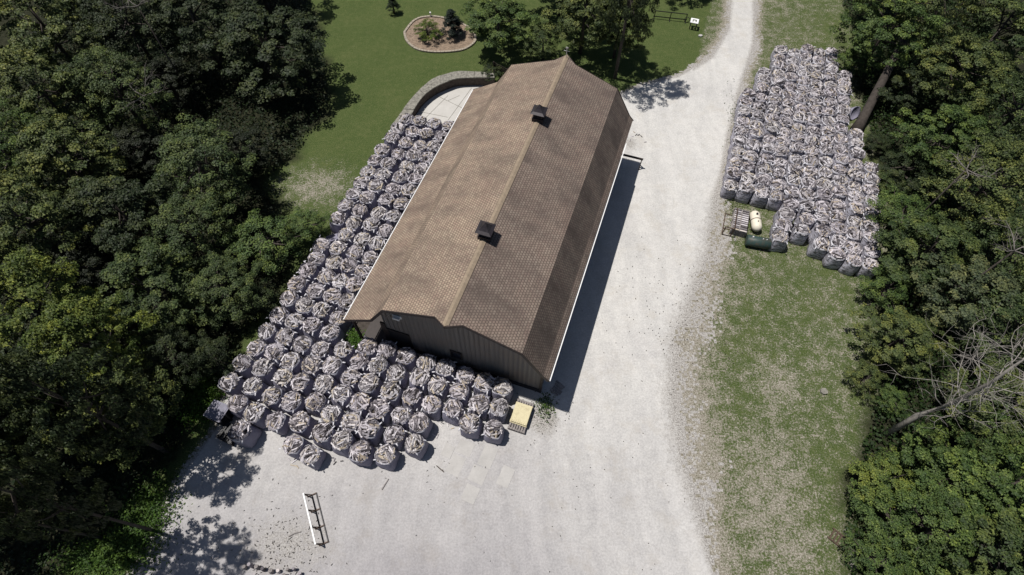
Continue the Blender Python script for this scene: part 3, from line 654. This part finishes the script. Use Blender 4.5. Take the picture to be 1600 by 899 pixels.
b.build('top_slats', M['log'], st)
fr = thing('metal_frame', 'rusty angle-iron frame leaning left of the grey pallets by the drive', 'frame', at(1137, 352), -YAW)
b = MB()
for a1, b1 in (((-.3, -1, .02), (-.3, 1, .02)), ((.3, -1, .02), (.3, 1, .02)), ((-.3, -1, .02), (.3, -1, .02)), ((-.3, 1, .02), (.3, 1, .02)), ((-.3, -1, .0), (-.3, -1, .9)), ((.3, -1, .0), (.3, -1, .9)), ((-.3, -1, .9), (.3, -1, .9)), ((-.3, -.4, .02), (.3, -.4, .02)), ((.3, -1, .9), (.3, 1, .9)), ((.3, 1, 0), (.3, 1, .9))): b.bar(a1, b1, .06, .06)
b.build('rails', M['steel'], fr)
def tank(name, label, loc, rz, ln, rad, m_, bandm):
    t_ = thing(name, label, 'tank', loc, rz); b_ = MB(); n = 20; pts = []; rs = []
    for k in range(7): a_ = math.pi/2*k/6; pts.append((0, -ln/2+rad-rad*math.cos(a_), rad+.12)); rs.append(max(.01, rad*math.sin(a_)))
    for k in range(7): a_ = math.pi/2*k/6; pts.append((0, ln/2-rad+rad*math.sin(a_), rad+.12)); rs.append(max(.01, rad*math.cos(a_)))
    b_.tube(pts, rs, n); b_.build('shell', m_, t_, True)
    b_ = MB(); b_.tube([(0, -.02, rad+.12), (0, .04, rad+.12)], [rad+.012]*2, 20); b_.build('band', bandm, t_)
    b_ = MB(); b_.tube([(0, .35, rad*2+.1), (0, .35, rad*2+.22)], .07, 10); b_.tube([(0, -.3, rad*2+.1), (0, -.3, rad*2+.17)], .04, 8); b_.build('valve', M['black'], t_)
    for s_ in (-1, 1): b_ = MB(); b_.box((0, s_*ln*.28, .09), (rad*1.6, .08, .18)); b_.build('foot', M['steel'], t_)
    return t_
tank('propane_tank', 'cream white propane tank lying lengthwise in front of the bag patch', at(1177, 352), -.08, 1.75, .36, M['tank_white'], M['steel'])
tk = thing('drum_tank', 'dark green cylindrical tank lying crosswise below the propane tank', 'tank', at(1181, 384), -.22)
b = MB(); pts = [(x, 0, .42) for x in (-.82, -.8, .8, .82)]; b.tube(pts, [.36, .4, .4, .36], 22); b.build('shell', M['tank_green'], tk, True)
b = MB(); b.tube([(-.5, 0, .78), (-.5, 0, .92)], .06, 8); b.tube([(.2, 0, .78), (.2, 0, .88)], .04, 8); b.tube([(.45, 0, .78), (.45, 0, .88)], .04, 8); b.build('fittings', M['galv'], tk)
for x in (-.5, .5): b = MB(); b.box((x, 0, .06), (.1, .7, .12)); b.build('foot', M['steel'], tk)
# long log rack with a white top rail
pa = Vector(at(474, 771, .8)); pb = Vector(at(493, 851, .8)); ctr = (pa+pb)/2; dd = (pb-pa); ln = dd.length
rk = thing('log_rack', 'long low steel rack with a white top rail standing on the gravel', 'rack', (ctr.x, ctr.y, .008), math.atan2(dd.y, dd.x)-math.pi/2)
b = MB(); b.bar((0, -ln/2, .8), (0, ln/2, .8), .075, .07); b.build('top_rail', M['white'], rk)
for x_ in (-.22, -.46): b = MB(); b.bar((x_, -ln/2, .05), (x_, ln/2, .05), .05, .05); b.build('base_rail', M['black'], rk)
for y_ in (-ln/2+.04, -ln/6, ln/6, ln/2-.04):
    b = MB(); b.bar((0, y_, .77), (-0.05, y_, .06), .045, .045); b.bar((0, y_, .75), (-.22, y_, .07), .04, .04); b.bar((.03, y_, .06), (-.49, y_, .06), .05, .05); b.build('upright', M['steel'], rk)
# loose logs at the bottom of the picture and kindling scattered in the yard
for i, (px, py, h_, r_) in enumerate([(384, 893, .35, .10), (394, 890, .55, .10), (404, 893, .45, .11), (413, 896, .4, .10), (425, 899, .35, .12), (436, 899, .3, .1), (452, 897, .4, .08), (461, 896, .4, .08), (446, 906, .35, .1), (470, 903, .3, .09)]):
    b = MB(); b.tube([(0, 0, 0), (.02, .05, h_)], [r_, r_*.9], 7); o = b.build('log', M['log'] if i % 2 else M['wood_grey'], loc=at(px, py-5))
    tag(o, f'upright split log in the pile at the bottom edge, {ORD[i+1]} from left', 'log', 'split logs standing at the bottom edge')
def sticks(name, label, px, py, n, sp, ln, seed, m_=None, th_=.045):
    r_ = random.Random(seed); b_ = MB()
    for k in range(n):
        x, y, a_ = r_.gauss(0, sp), r_.gauss(0, sp), r_.uniform(0, 3.14); l_ = ln*r_.uniform(.5, 1); z = r_.uniform(.02, .05)
        b_.bar((x-l_/2*math.cos(a_), y-l_/2*math.sin(a_), z), (x+l_/2*math.cos(a_), y+l_/2*math.sin(a_), z+.02), th_, .03)
    o_ = b_.build(name, m_ or M['log'], loc=at(px, py)); o_['kind'] = 'stuff'; return o_
sticks('spilled_kindling', '', 462, 722, 9, .3, .45, 1); sticks('spilled_kindling', '', 525, 718, 3, .15, .3, 2)
sticks('spilled_kindling', '', 690, 662, 12, .35, .35, 3); sticks('spilled_kindling', '', 995, 215, 8, .4, .3, 9)
sticks('bark_crumbs', '', 640, 755, 50, 3.2, .09, 4, M['bark'], .015); sticks('bark_crumbs', '', 430, 870, 260, 1.5, .12, 5, M['bark'], .016)
sticks('bark_crumbs', '', 950, 700, 50, 3.5, .06, 6, M['bark'], .03); sticks('bark_crumbs', '', 850, 640, 60, .8, .08, 8, M['bark'], .03)
sticks('bark_crumbs', '', 1080, 500, 200, 2.6, .06, 10, M['bark'], .03)
o = MB(); o.bar((0, 0, .04), (.45, -.35, .04), .05, .05); o = o.build('stick', M['bark'], loc=at(682, 728)); tag(o, 'dark stick lying alone on the gravel right of the front bags', 'stick')
o = MB(); o.bar((-.3, -.12, .04), (.0, 0.05, .05), .05, .05); o.bar((0, .05, .05), (.3, .12, .04), .05, .05); o = o.build('stick', M['wood_grey'], loc=at(461, 835)); tag(o, 'crooked pale stick on the gravel left of the white rack', 'stick')
o = MB(); o.bar((-.15, -.3, .04), (.15, .3, .04), .05, .05); o = o.build('stick', M['wood_grey'], loc=at(602, 757)); tag(o, 'thin pale stick on the gravel below the frontmost bags', 'stick')
# lawn furniture
rr = thing('lawn_frame', 'black iron frame with two rails standing on the lawn near the drive', 'frame', at(1046, 32), -.16)
b = MB(); b.bar((-1.5, 0, .8), (1.5, 0, .8), .06, .06); b.build('top_rail', M['black'], rr)
b = MB(); b.bar((-1.6, 0, .25), (1.6, 0, .25), .06, .06); b.build('lower_rail', M['black'], rr)
for x in (-1.5, 0, 1.5): b = MB(); b.bar((x, 0, 0), (x, 0, .8), .07, .07); b.bar((x, -.3, .03), (x, .3, .03), .06, .06); b.build('post', M['black'], rr)
b = MB(); b.tube([(1.6+.26*math.cos(t*.524), -.05, .28+.26*math.sin(t*.524)) for t in range(13)], .025, 6); b.build('wheel', M['black'], rr)
tb = thing('garden_table', 'small white square table with open top alone on the lawn', 'table', at(1082, 44), -.3)
b = MB()
for x in (-.28, .28): b.box((x, 0, .72), (.18, .74, .05)); b.box((0, x, .722), (.38, .18, .05))
b.box((.0, .0, .69), (.2, .2, .03)); b.build('table_top', M['white'], tb)
for x in (-.28, .28):
    for y in (-.28, .28): b = MB(); b.box((x, y, .345), (.08, .08, .69)); b.build('leg', M['white'] if y > 0 else M['trim'], tb)
o = MB(); o.prism([(.2*math.cos(t*.9)*(1+.2*math.sin(t*2)), .16*math.sin(t*.9)) for t in range(7)], 0, .12); o = o.build('stone', M['pad'], loc=at(1094, 57)); tag(o, 'pale round stone on the lawn below the white table', 'stone')
# rusty harrow and stones bottom right
hr = thing('harrow', 'rusty toothed iron harrow lying at the foot of the right bushes', 'harrow', at(1318, 850), -.75)
b = MB()
for k in range(8): b.bar((-.7+k*.2, -.28, .08), (-.7+k*.2, .28, .12), .07, .06)
b.build('teeth', M['steel'], hr); b = MB(); b.bar((-.8, -.3, .06), (.8, -.3, .06), .07, .07); b.bar((-.8, .3, .06), (.8, .3, .06), .07, .07); b.build('frame_bars', M['steel'], hr)
for i, (px, py, s_, lb) in enumerate([(1330, 872, .3, 'grey field stone just under the rusty harrow'), (1322, 832, .2, 'small pale field stone above the rusty harrow'), (1334, 885, .25, 'brownish stone nearest the bottom edge under the harrow'), (1286, 612, .28, 'pale flat stone alone on the worn right lawn')]):
    b = MB(); n = 7; pts = []; r_ = random.Random(i)
    b.prism([(s_*r_.uniform(.7, 1.1)*math.cos(6.28*k/n), s_*r_.uniform(.6, 1.0)*math.sin(6.28*k/n)) for k in range(n)], 0, s_*.5)
    o = b.build('stone', M['stone'], loc=at(px, py)); tag(o, lb, 'stone')
# ------------------------------------------------------------------ vegetation
def leaves(centers, outs, n_per, spread, size, seed, flat_=.5, upb=.9, fine=False):
    r_ = np.random.RandomState(seed); P = []; Nn = []
    for c, o_, sp, k in zip(centers, outs, spread, n_per):
        d_ = r_.normal(size=(k, 3)); d_ /= np.linalg.norm(d_, axis=1)[:, None]; d_[:, 2] = np.abs(d_[:, 2])*1.0-.15
        rr_ = sp*(r_.rand(k, 1)**.35); q = d_*rr_; q[:, 2] *= flat_
        P.append(c+q); Nn.append(d_*.55+np.array([0, 0, upb])*1.0+o_*.35+r_.normal(size=(k, 3))*.42)
    P = np.concatenate(P); Nn = np.concatenate(Nn); Nn /= np.linalg.norm(Nn, axis=1)[:, None]
    n = len(P); t = np.cross(Nn, r_.normal(size=(n, 3))); t /= np.linalg.norm(t, axis=1)[:, None]; bt = np.cross(Nn, t)
    s_ = size*(.6+.8*r_.rand(n, 1)); a_ = s_*.5; b2 = s_*.36
    bend = Nn*s_*.12
    global CL; CL = np.repeat(np.concatenate([np.full(k, q) for k, q in zip(n_per, r_.rand(len(n_per)))]), 4)
    V = np.stack([P-t*a_-bend, P-bt*b2+bend, P+t*a_-bend, P+bt*b2+bend], 1).reshape(-1, 3)
    Fc = np.arange(n*4).reshape(n, 4); return V, Fc
def crown_mesh(seed, R_=3.5, Hh=3.0, nc=70, npl=150, size=.17, csize=.75, shape='round', flat_=.5):
    r_ = np.random.RandomState(seed); cs_ = []; outs = []
    lob = r_.uniform(0, 6.28, 4)
    for i in range(nc):
        z = r_.uniform(-.75, 1.0); a_ = r_.uniform(0, 2*math.pi)
        if shape == 'cone': w_ = (1-z)/1.8+.05; rad = w_*r_.uniform(.6, 1.0)
        else: w_ = math.sqrt(max(0, 1-z*z)); rad = w_*r_.uniform(.45, 1.05)*(1+.16*math.sin(2*a_+lob[0])+.13*math.sin(3*a_+lob[1]+z*2)+.08*math.sin(5*a_+lob[2]))
        zz = z*r_.uniform(.75, 1.05) if shape != 'cone' else z
        p_ = np.array([R_*rad*math.cos(a_), R_*rad*math.sin(a_), Hh*zz]); cs_.append(p_); o_ = p_/max(1e-3, np.linalg.norm(p_)); outs.append(o_)
    sp = csize*(.55+.8*r_.rand(nc)); k = (npl*(sp/csize)**2).astype(int)
    V, Fc = leaves(cs_, outs, k, sp, size, seed+9, flat_); me_ = np_mesh('crown', V, Fc, M['leaf']); at_ = me_.attributes.new('clump', 'FLOAT', 'POINT'); at_.data.foreach_set('value', CL.astype(np.float32)); return me_, cs_
def trunk_mesh(seed, cs_, Hh, base=-1.0, tr=.16):
    r_ = random.Random(seed); b_ = MB(); zb = -base
    top = (r_.uniform(-.2, .2), r_.uniform(-.2, .2), Hh*.6); pts = [(0, 0, base-.0), (top[0]*.3, top[1]*.3, base*.4), top]
    b_.tube(pts, [tr*1.3, tr*.9, tr*.3], 8)
    for c in sorted(cs_, key=lambda q: r_.random())[:14]:
        t_ = r_.uniform(.15, .7); s0 = Vector(pts[1]).lerp(Vector(pts[2]), t_); e_ = Vector(c)*.95; mid_ = s0.lerp(e_, .5)+Vector((0, 0, -.15)); b_.tube([s0, mid_, e_], [tr*.42, tr*.25, tr*.08], 5)
    return b_.mesh('trunk', M['bark'], True)
KIND = {}
def kinddef(k, **kw):
    var = []
    for s_ in kw.pop('seeds'):
        me_, cs_ = crown_mesh(s_, **kw); var.append((me_, trunk_mesh(s_, cs_, kw.get('Hh', 3.0), -kw.get('Hh', 3.0)-1.2)))
    KIND[k] = (var, kw.get('Hh', 3.0)+1.2, kw.get('R_', 3.5))
kinddef('maple', seeds=(11, 12, 13), R_=3.5, Hh=3.0, nc=190, npl=95, size=.15, csize=.46, flat_=.42)
kinddef('ash', seeds=(21, 22), R_=3.5, Hh=3.0, nc=230, npl=75, size=.12, csize=.40, flat_=.8)
kinddef('shrub', seeds=(31, 32), R_=2.2, Hh=1.6, nc=120, npl=80, size=.10, csize=.34, flat_=.7)
kinddef('conifer', seeds=(41,), R_=1.3, Hh=1.6, nc=90, npl=110, size=.09, csize=.3, shape='cone', flat_=.7)
CNT = [0]
def tree(kind, px, py, zc, rad, col, label, name='tree', cat='tree', group=None, hs=1.0, vis=True):
    var, hb, r0 = KIND[kind]; x, y, _ = at(px, py, zc); CNT[0] += 1; r_ = random.Random(CNT[0]*7+int(px))
    s_ = rad/r0; sz = zc/hb*1.0
    t_ = thing(name, label, cat, (x, y, 0), r_.uniform(0, 6.28), group)
    cm, tm = var[r_.randrange(len(var))]
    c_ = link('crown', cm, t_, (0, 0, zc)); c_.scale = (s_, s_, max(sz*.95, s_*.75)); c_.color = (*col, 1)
    k_ = link('trunk', tm, t_, (0, 0, zc)); k_.scale = (s_, s_, sz)
    return t_
VD = (.014, .020, .010); DK = (.036, .050, .026); MD = (.066, .092, .040); OL = (.096, .118, .050); YG = (.125, .158, .048); BR = (.082, .122, .044); GY = (.09, .108, .07)  # VD: leaves painted near-black to stand for the deep shade of woodland gaps
TL = [
 ('maple', 415, 78, 4.0, 4.6, DK, 'broad dark green maple at the lawn edge shading the grass'),
 ('maple', 300, 20, 5.0, 4.0, DK, 'dark maple left of the broad lawn-edge maple at the top'),
 ('ash', 205, 45, 5.0, 3.8, DK, 'dark fine-leaved tree near the top left with bare twigs'),
 ('maple', 75, 50, 5.5, 4.0, OL, 'olive maple in the top left corner of the woods'),
 ('maple', 70, 150, 5.0, 3.3, OL, 'yellowish olive maple at the left edge below the corner tree'),
 ('ash', 185, 145, 4.5, 3.4, MD, 'mid green tree behind the dark gap in the upper left woods'),
 ('ash', 5, 235, 5, 3.2, BR, 'brighter green tree cut by the left edge of the picture'),
 ('maple', 110, 255, 4.5, 3.3, OL, 'olive maple one crown in from the left edge, upper woods'),
 ('maple', 215, 235, 2.4, 2.4, VD, 'low tree, leaves painted black as shade, at the rim of the black gap'),
 ('ash', 318, 262, 4.0, 3.6, MD, 'rounded fine-leaved tree in the middle of the left woods'),
 ('maple', 195, 340, 4.2, 3.2, DK, 'dark maple left of the shrubby slope, middle of left woods'),
 ('ash', 300, 365, 3.4, 3.0, MD, 'grey-green tree just left of the bright bush by the bags'),
 ('shrub', 415, 378, 2.0, 2.5, BR, 'bright green bushy tree beside the outer line of bags'),
 ('shrub', 478, 350, 1.5, 1.5, BR, 'small light green bush touching the bare patch and the bags'),
 ('maple', 40, 350, 5.0, 3.2, OL, 'olive tree at the left edge at mid height, upper one'),
 ('maple', 55, 485, 5.0, 2.9, YG, 'yellow-green clumped maple at the left edge at mid height'),
 ('maple', 235, 455, 3.6, 3.0, MD, 'mid green maple above the bright yellow-green maple'),
 ('ash', 345, 455, 2.6, 2.6, MD, 'fine-leaved low tree left of where the bag rows widen'),
 ('maple', 150, 540, 5.2, 2.5, YG, 'bright yellow-green maple in the lower left woods, upper crown'),
 ('maple', 195, 640, 4.0, 2.4, OL, 'olive maple right under the bright yellow-green crown'),
 ('ash', 275, 555, 2.6, 2.0, DK, 'small dark tree between the bright maple and the pallets'),
 ('maple', 60, 610, 3.6, 2.5, DK, 'dark maple between two bright crowns on the lower left'),
 ('maple', 20, 660, 5.0, 2.3, OL, 'olive crown at the left edge above the black shade'),
 ('ash', 120, 410, 2.6, 2.6, VD, 'crown, leaves painted black as shade, between the two left-edge maples at mid height'),
 ('maple', 265, 130, 2.6, 2.4, VD, 'low maple, leaves painted black as shade, inside the upper left woods'),
 ('shrub', 405, 470, 1.4, 1.2, DK, 'dark shrub at the corner where the bag rows step out'),
 ('maple', 370, 235, 2.2, 2.2, VD, 'low crown, leaves painted black as shade, under the broad maple toward the bare patch'),
 ('maple', 130, -40, 5.5, 4.0, DK, 'dark tree cut by the top edge near the left corner'),
 ('maple', 390, -60, 5.0, 4.0, DK, 'dark tree cut by the top edge behind the lawn-edge maple'),
 ('shrub', 330, 560, 1.5, 1.4, DK, 'dark shrub behind the leftmost firewood bags'),
]
TR = [
 ('maple', 1385, 45, 4.6, 3.4, BR, 'large maple with thick bare trunk behind the right bag patch'),
 ('shrub', 1335, 95, 1.6, 1.7, BR, 'light green bush at the far corner of the right bag patch'),
 ('ash', 1470, 15, 4.5, 3.4, OL, 'olive tree right of the thick trunk at the top'),
 ('maple', 1570, 40, 4.5, 3.6, MD, 'mid green maple in the top right corner'),
 ('maple', 1505, 120, 4.0, 3.2, OL, 'olive maple below the top right crowns'),
 ('ash', 1590, 175, 4.2, 3.2, MD, 'dark fine-leaved tree at the right edge, upper part'),
 ('maple', 1470, 215, 3.2, 2.8, BR, 'rounded green maple beside the dark gap, right woods'),
 ('maple', 1425, 140, 2.2, 2.2, DK, 'dark understory tree in shade right of the thick trunk'),
 ('shrub', 1415, 265, 1.7, 1.9, DK, 'dark shrub against the middle of the right bag patch'),
 ('ash', 1540, 290, 4.2, 3.8, OL, 'wide olive tree with dead twigs at the right edge'),
 ('shrub', 1410, 335, 2.0, 2.2, BR, 'green bush against the lower right side of the patch'),
 ('maple', 1450, 390, 3.0, 2.8, MD, 'mid green tree below the patch corner, right woods'),
 ('ash', 1590, 400, 4.0, 3.2, MD, 'fine-leaved tree at the right edge above the dead tree'),
 ('maple', 1520, 470, 3.2, 3.0, GY, 'grey-green maple directly behind the bare dead branches'),
 ('shrub', 1385, 450, 1.6, 1.7, BR, 'round green bush just under the last patch bags'),
 ('maple', 1405, 530, 2.4, 2.2, OL, 'olive tree left of the dead branches by the grass'),
 ('ash', 1590, 520, 3.6, 3.0, MD, 'mid green tree right of the dead tree at the edge'),
 ('maple', 1550, 668, 2.4, 2.1, BR, 'bright green maple under the leaning dead trunk'),
 ('shrub', 1395, 628, .9, 1.0, BR, 'small green bush beside the lower end of the dead trunk'),
 ('shrub', 1352, 590, 1.0, 1.2, OL, 'olive bush at the foot of the dead tree'),
 ('shrub', 1378, 752, 1.3, 1.8, YG, 'bright yellow-green spreading bush at the grass edge'),
 ('shrub', 1400, 815, 1.6, 1.9, BR, 'bright green bush behind the rusty harrow'),
 ('maple', 1490, 748, 2.6, 2.4, BR, 'bright green maple right of the spreading bush'),
 ('maple', 1570, 640, 3.2, 2.7, OL, 'olive maple at the right edge below the dead tree'),
 ('maple', 1570, 760, 3.2, 2.6, BR, 'green maple at the right edge near the lower corner'),
 ('ash', 1460, 830, 2.6, 2.4, BR, 'fine-leaved green tree near the bottom edge on the right'),
 ('maple', 1560, 870, 3.2, 2.6, MD, 'mid green maple in the bottom right corner'),
 ('shrub', 1375, 880, 1.4, 1.6, BR, 'green bush cut by the bottom edge, right side'),
 ('shrub', 1368, 222, 1.0, 1.1, DK, 'dark shrub at the trunk foot touching the patch edge'),
 ('shrub', 1392, 285, 1.1, 1.2, MD, 'small mid green shrub against the upper right side of the patch'),
 ('maple', 1420, -50, 5.0, 3.6, DK, 'dark tree cut by the top edge right of the lawn'),
]
TC = [
 ('maple', 778, 26, 3.0, 3.3, BR, 'full green tree behind the barn next to the flower bed'),
 ('ash', 850, 62, 2.0, 2.0, MD, 'lower tree in shade directly behind the barn ridge end'),
 ('maple', 915, 15, 4.2, 3.3, OL, 'tall olive tree behind the barn casting the long shadow'),
 ('maple', 970, 32, 3.6, 2.5, OL, 'right-hand crown behind the barn near the iron frame'),
 ('maple', 880, -50, 4.5, 3.6, DK, 'dark tree cut by the top edge behind the barn trees'),
 ('ash', 992, -36, 9.0, 2.6, DK, 'tall tree cut by the top edge shading the gravel beyond the barn corner'),
 ('maple', 1080, -75, 3.6, 3.0, DK, 'tree above the top edge whose shade reaches the drive'),
]
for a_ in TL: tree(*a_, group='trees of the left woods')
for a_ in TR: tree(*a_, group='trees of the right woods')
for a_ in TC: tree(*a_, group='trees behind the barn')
tree('conifer', 706, 36, 1.3, 1.25, (.012, .022, .022), 'dark blue-green conifer standing in the flower bed', 'conifer', 'conifer')
tree('conifer', 613, 6, 1.0, .7, (.015, .03, .012), 'small dark conifer alone on the lawn at the top', 'conifer', 'conifer')
tree('shrub', 668, 48, .8, 1.25, (.085, .12, .02), 'spreading yellow-green shrub in the flower bed', 'shrub', 'shrub')
tree('shrub', 768, 112, .9, .9, DK, 'dark shrub at the end of the stone wall behind the barn', 'shrub', 'shrub')
# trees outside the left edge whose shade falls into the picture
for i, (x, y, z, r_) in enumerate([(at(325, 860)[0]-3.1, at(325, 860)[1]+.9, 9, 1.45), (at(242, 872)[0]-3.1, at(242, 872)[1]+.9, 9, 1.2), (-25, 6.5, 6, 3), (-28, 2.2, 7, 3), (-24, 10.0, 5, 2.6), (at(325, 728)[0]-2.6, at(325, 728)[1]+.75, 7.5, 2.3)]):
    q = tree('maple', 0, 0, z, r_, DK, 'dark tree standing past the left edge beside the lower woods', group='trees past the left edge'); q.location = (x, y, 0)
# the old trunk behind the patch
b = MB(); p0 = Vector(at(1338, 205)); p1 = Vector(at(1397, 92, 3.6)); d_ = p1-p0
b.tube([(0, 0, 0), d_*.15+Vector((0, 0, .05)), d_*.6, d_, d_*1.5], [.55, .38, .33, .30, .2], 12)
b.tube([d_, d_*1.25+Vector((.5, .3, .2))], [.18, .08], 8)
o = thing('bare_tree', 'thick dark bare trunk leaning beside the right bag patch', 'bare tree', p0); b.build('trunk', M['bark'], o, True)
# dead tree
def dead_tree():
    r_ = random.Random(5); x, y, _ = at(1383, 679); rt_ = thing('dead_tree', 'bleached leafless dead tree reaching over the right bushes', 'dead tree', (x, y, 0))
    top = Vector(at(1630, 552, 11.3))-Vector((x, y, 0)); b_ = MB()
    tp = [Vector((0, 0, 0))]+[top*t_+Vector((0.25*math.sin(t_*5), .2*math.sin(t_*7), 0)) for t_ in (.25, .5, .75, 1)]
    b_.tube(tp, [.19, .16, .12, .08, .03], 10); b_.build('trunk', M['dead'], rt_, True)
    b_ = MB()
    def branch(p_, d_, ln_, rad, depth):
        pts = [p_]; q = Vector(p_); dd_ = Vector(d_).normalized(); n = 5
        for k in range(n): dd_ = (dd_+Vector((r_.gauss(0, .22), r_.gauss(0, .22), r_.gauss(.04, .16)))).normalized(); q = q+dd_*ln_/n; pts.append(q.copy())
        b_.tube(pts, [rad*(1-.8*k/n) for k in range(n+1)], 5)
        if depth > 0:
            for k in range(r_.choice((3, 4, 5))):
                i = r_.randrange(1, n+1); e = (dd_+Vector((r_.gauss(0, .9), r_.gauss(0, .9), r_.gauss(0, .5)))).normalized(); branch(pts[i], e, ln_*r_.uniform(.4, .7), rad*.5, depth-1)
    for k in range(24):
        t_ = .40+.58*k/24; seg = t_*4; i = min(3, int(seg)); p_ = tp[i].lerp(tp[i+1], seg-i); a_ = k*2.4
        branch(p_, (math.cos(a_), math.sin(a_), r_.uniform(.1, .9)), r_.uniform(1.9, 3.5), .030, 2)
    b_.build('branches', M['dead'], rt_, True)
dead_tree()
def bare_branch(px, py, z, ln_, seed, label):
    r_ = random.Random(seed); b_ = MB()
    def br(p_, d_, l_, rad, dp):
        pts = [p_]; q = Vector(p_); dd_ = Vector(d_)
        for k in range(4): dd_ = (dd_+Vector((r_.gauss(0, .2), r_.gauss(0, .2), r_.gauss(0, .1)))).normalized(); q = q+dd_*l_/4; pts.append(q.copy())
        b_.tube(pts, [rad*(1-.75*k/4) for k in range(5)], 5)
        if dp:
            for k in range(4): br(pts[r_.randrange(1, 5)], dd_+Vector((r_.gauss(0, .8), r_.gauss(0, .8), r_.gauss(0, .3))), l_*.55, rad*.5, dp-1)
    x, y, _ = at(px, py, z); b_.tube([(0, 0, 0), (0, 0, z)], [.07, .04], 6, 1)
    for k in range(4): br(Vector((0, 0, z)), (math.cos(k*1.6+seed), math.sin(k*1.6+seed), .3), ln_, .04, 2)
    o_ = b_.build('bare_tree', [M['dead_dark'], M['bark']], smooth=True, loc=(x, y, 0)); tag(o_, label, 'bare tree')
bare_branch(1510, 265, 7.0, 1.6, 1, 'bare grey twigs poking through the wide olive tree')
bare_branch(1585, 392, 7.6, 1.8, 2, 'bare grey crown at the right edge above the dead tree')
bare_branch(225, 150, 5.2, 1.4, 3, 'thin bare snag in the dark gap of the left woods')
bare_branch(215, 10, 9.0, 1.6, 4, 'bare grey snag at the top of the left woods')
# undergrowth in the woods and weeds along the edges (uncountable)
def undergrowth(name, polys, n, seed, zr, size, col, inner=0.2):
    r_ = np.random.RandomState(seed); pts = []
    lo = np.array([min(p_[0] for P in polys for p_ in P), min(p_[1] for P in polys for p_ in P)]); hi = np.array([max(p_[0] for P in polys for p_ in P), max(p_[1] for P in polys for p_ in P)])
    lo = np.maximum(lo, [-45, -4]); hi = np.minimum(hi, [45, 62])
    x = r_.uniform(lo[0], hi[0], n*4); y = r_.uniform(lo[1], hi[1], n*4)
    ok = np.zeros(len(x), bool)
    for P in polys: ok |= sdf(x, y, P) > inner+fbm(x, y, 1.5, 5)*1.2-.6
    x = x[ok][:n]; y = y[ok][:n]; cl = fbm(x, y, 1.6, 8); z = (cl**2)*zr*r_.rand(len(x))*2+.05
    P_ = np.stack([x, y, z], 1); Nn = r_.normal(size=P_.shape)*.5+[0, 0, 1]; Nn /= np.linalg.norm(Nn, axis=1)[:, None]
    t = np.cross(Nn, r_.normal(size=P_.shape)); t /= np.linalg.norm(t, axis=1)[:, None]; bt = np.cross(Nn, t); s_ = size*(.5+r_.rand(len(x), 1))
    V = np.stack([P_-t*s_*.5, P_-bt*s_*.35, P_+t*s_*.5, P_+bt*s_*.35], 1).reshape(-1, 3)
    o_ = link(name, np_mesh(name, V, np.arange(len(V)).reshape(-1, 4), M['leaf'])); o_['kind'] = 'stuff'; o_.color = (*col, 1); return o_
undergrowth('undergrowth', [woodsL], 90000, 1, 1.1, .18, (.022, .036, .012))
undergrowth('undergrowth', [woodsR], 90000, 2, 1.1, .18, (.030, .055, .015))
def weed(px, py, rx, ry, n, seed, col, zr=.35, size=.1):
    x, y, _ = at(px, py); r_ = np.random.RandomState(seed); P_ = np.stack([x+r_.normal(size=n)*rx, y+r_.normal(size=n)*ry, r_.rand(n)**2*zr], 1)
    Nn = r_.normal(size=P_.shape)*.6+[0, 0, 1]; Nn /= np.linalg.norm(Nn, axis=1)[:, None]
    t = np.cross(Nn, r_.normal(size=P_.shape)); t /= np.linalg.norm(t, axis=1)[:, None]; bt = np.cross(Nn, t); s_ = size*(.5+r_.rand(n, 1))
    V = np.stack([P_-t*s_*.6, P_-bt*s_*.25, P_+t*s_*.6, P_+bt*s_*.25], 1).reshape(-1, 3)
    o_ = link('weeds', np_mesh('weeds', V, np.arange(len(V)).reshape(-1, 4), M['leaf'])); o_['kind'] = 'stuff'; o_.color = (*col, 1)
weed(852, 635, .28, .45, 500, 1, (.10, .15, .04)); weed(556, 533, .3, .3, 1500, 2, (.09, .17, .03), .6)
weed(315, 620, .6, .8, 5000, 3, (.10, .18, .03), .5, .12); weed(225, 810, .8, 1.0, 6000, 4, (.09, .15, .03), .5, .12); weed(165, 870, 1.2, .5, 5000, 5, (.09, .15, .03), .5, .12)
weed(1165, 230, .5, 3.0, 900, 6, (.09, .12, .04)); weed(1150, 330, .5, 1.5, 400, 7, (.09, .12, .04))
print('objects', len(bpy.data.objects))
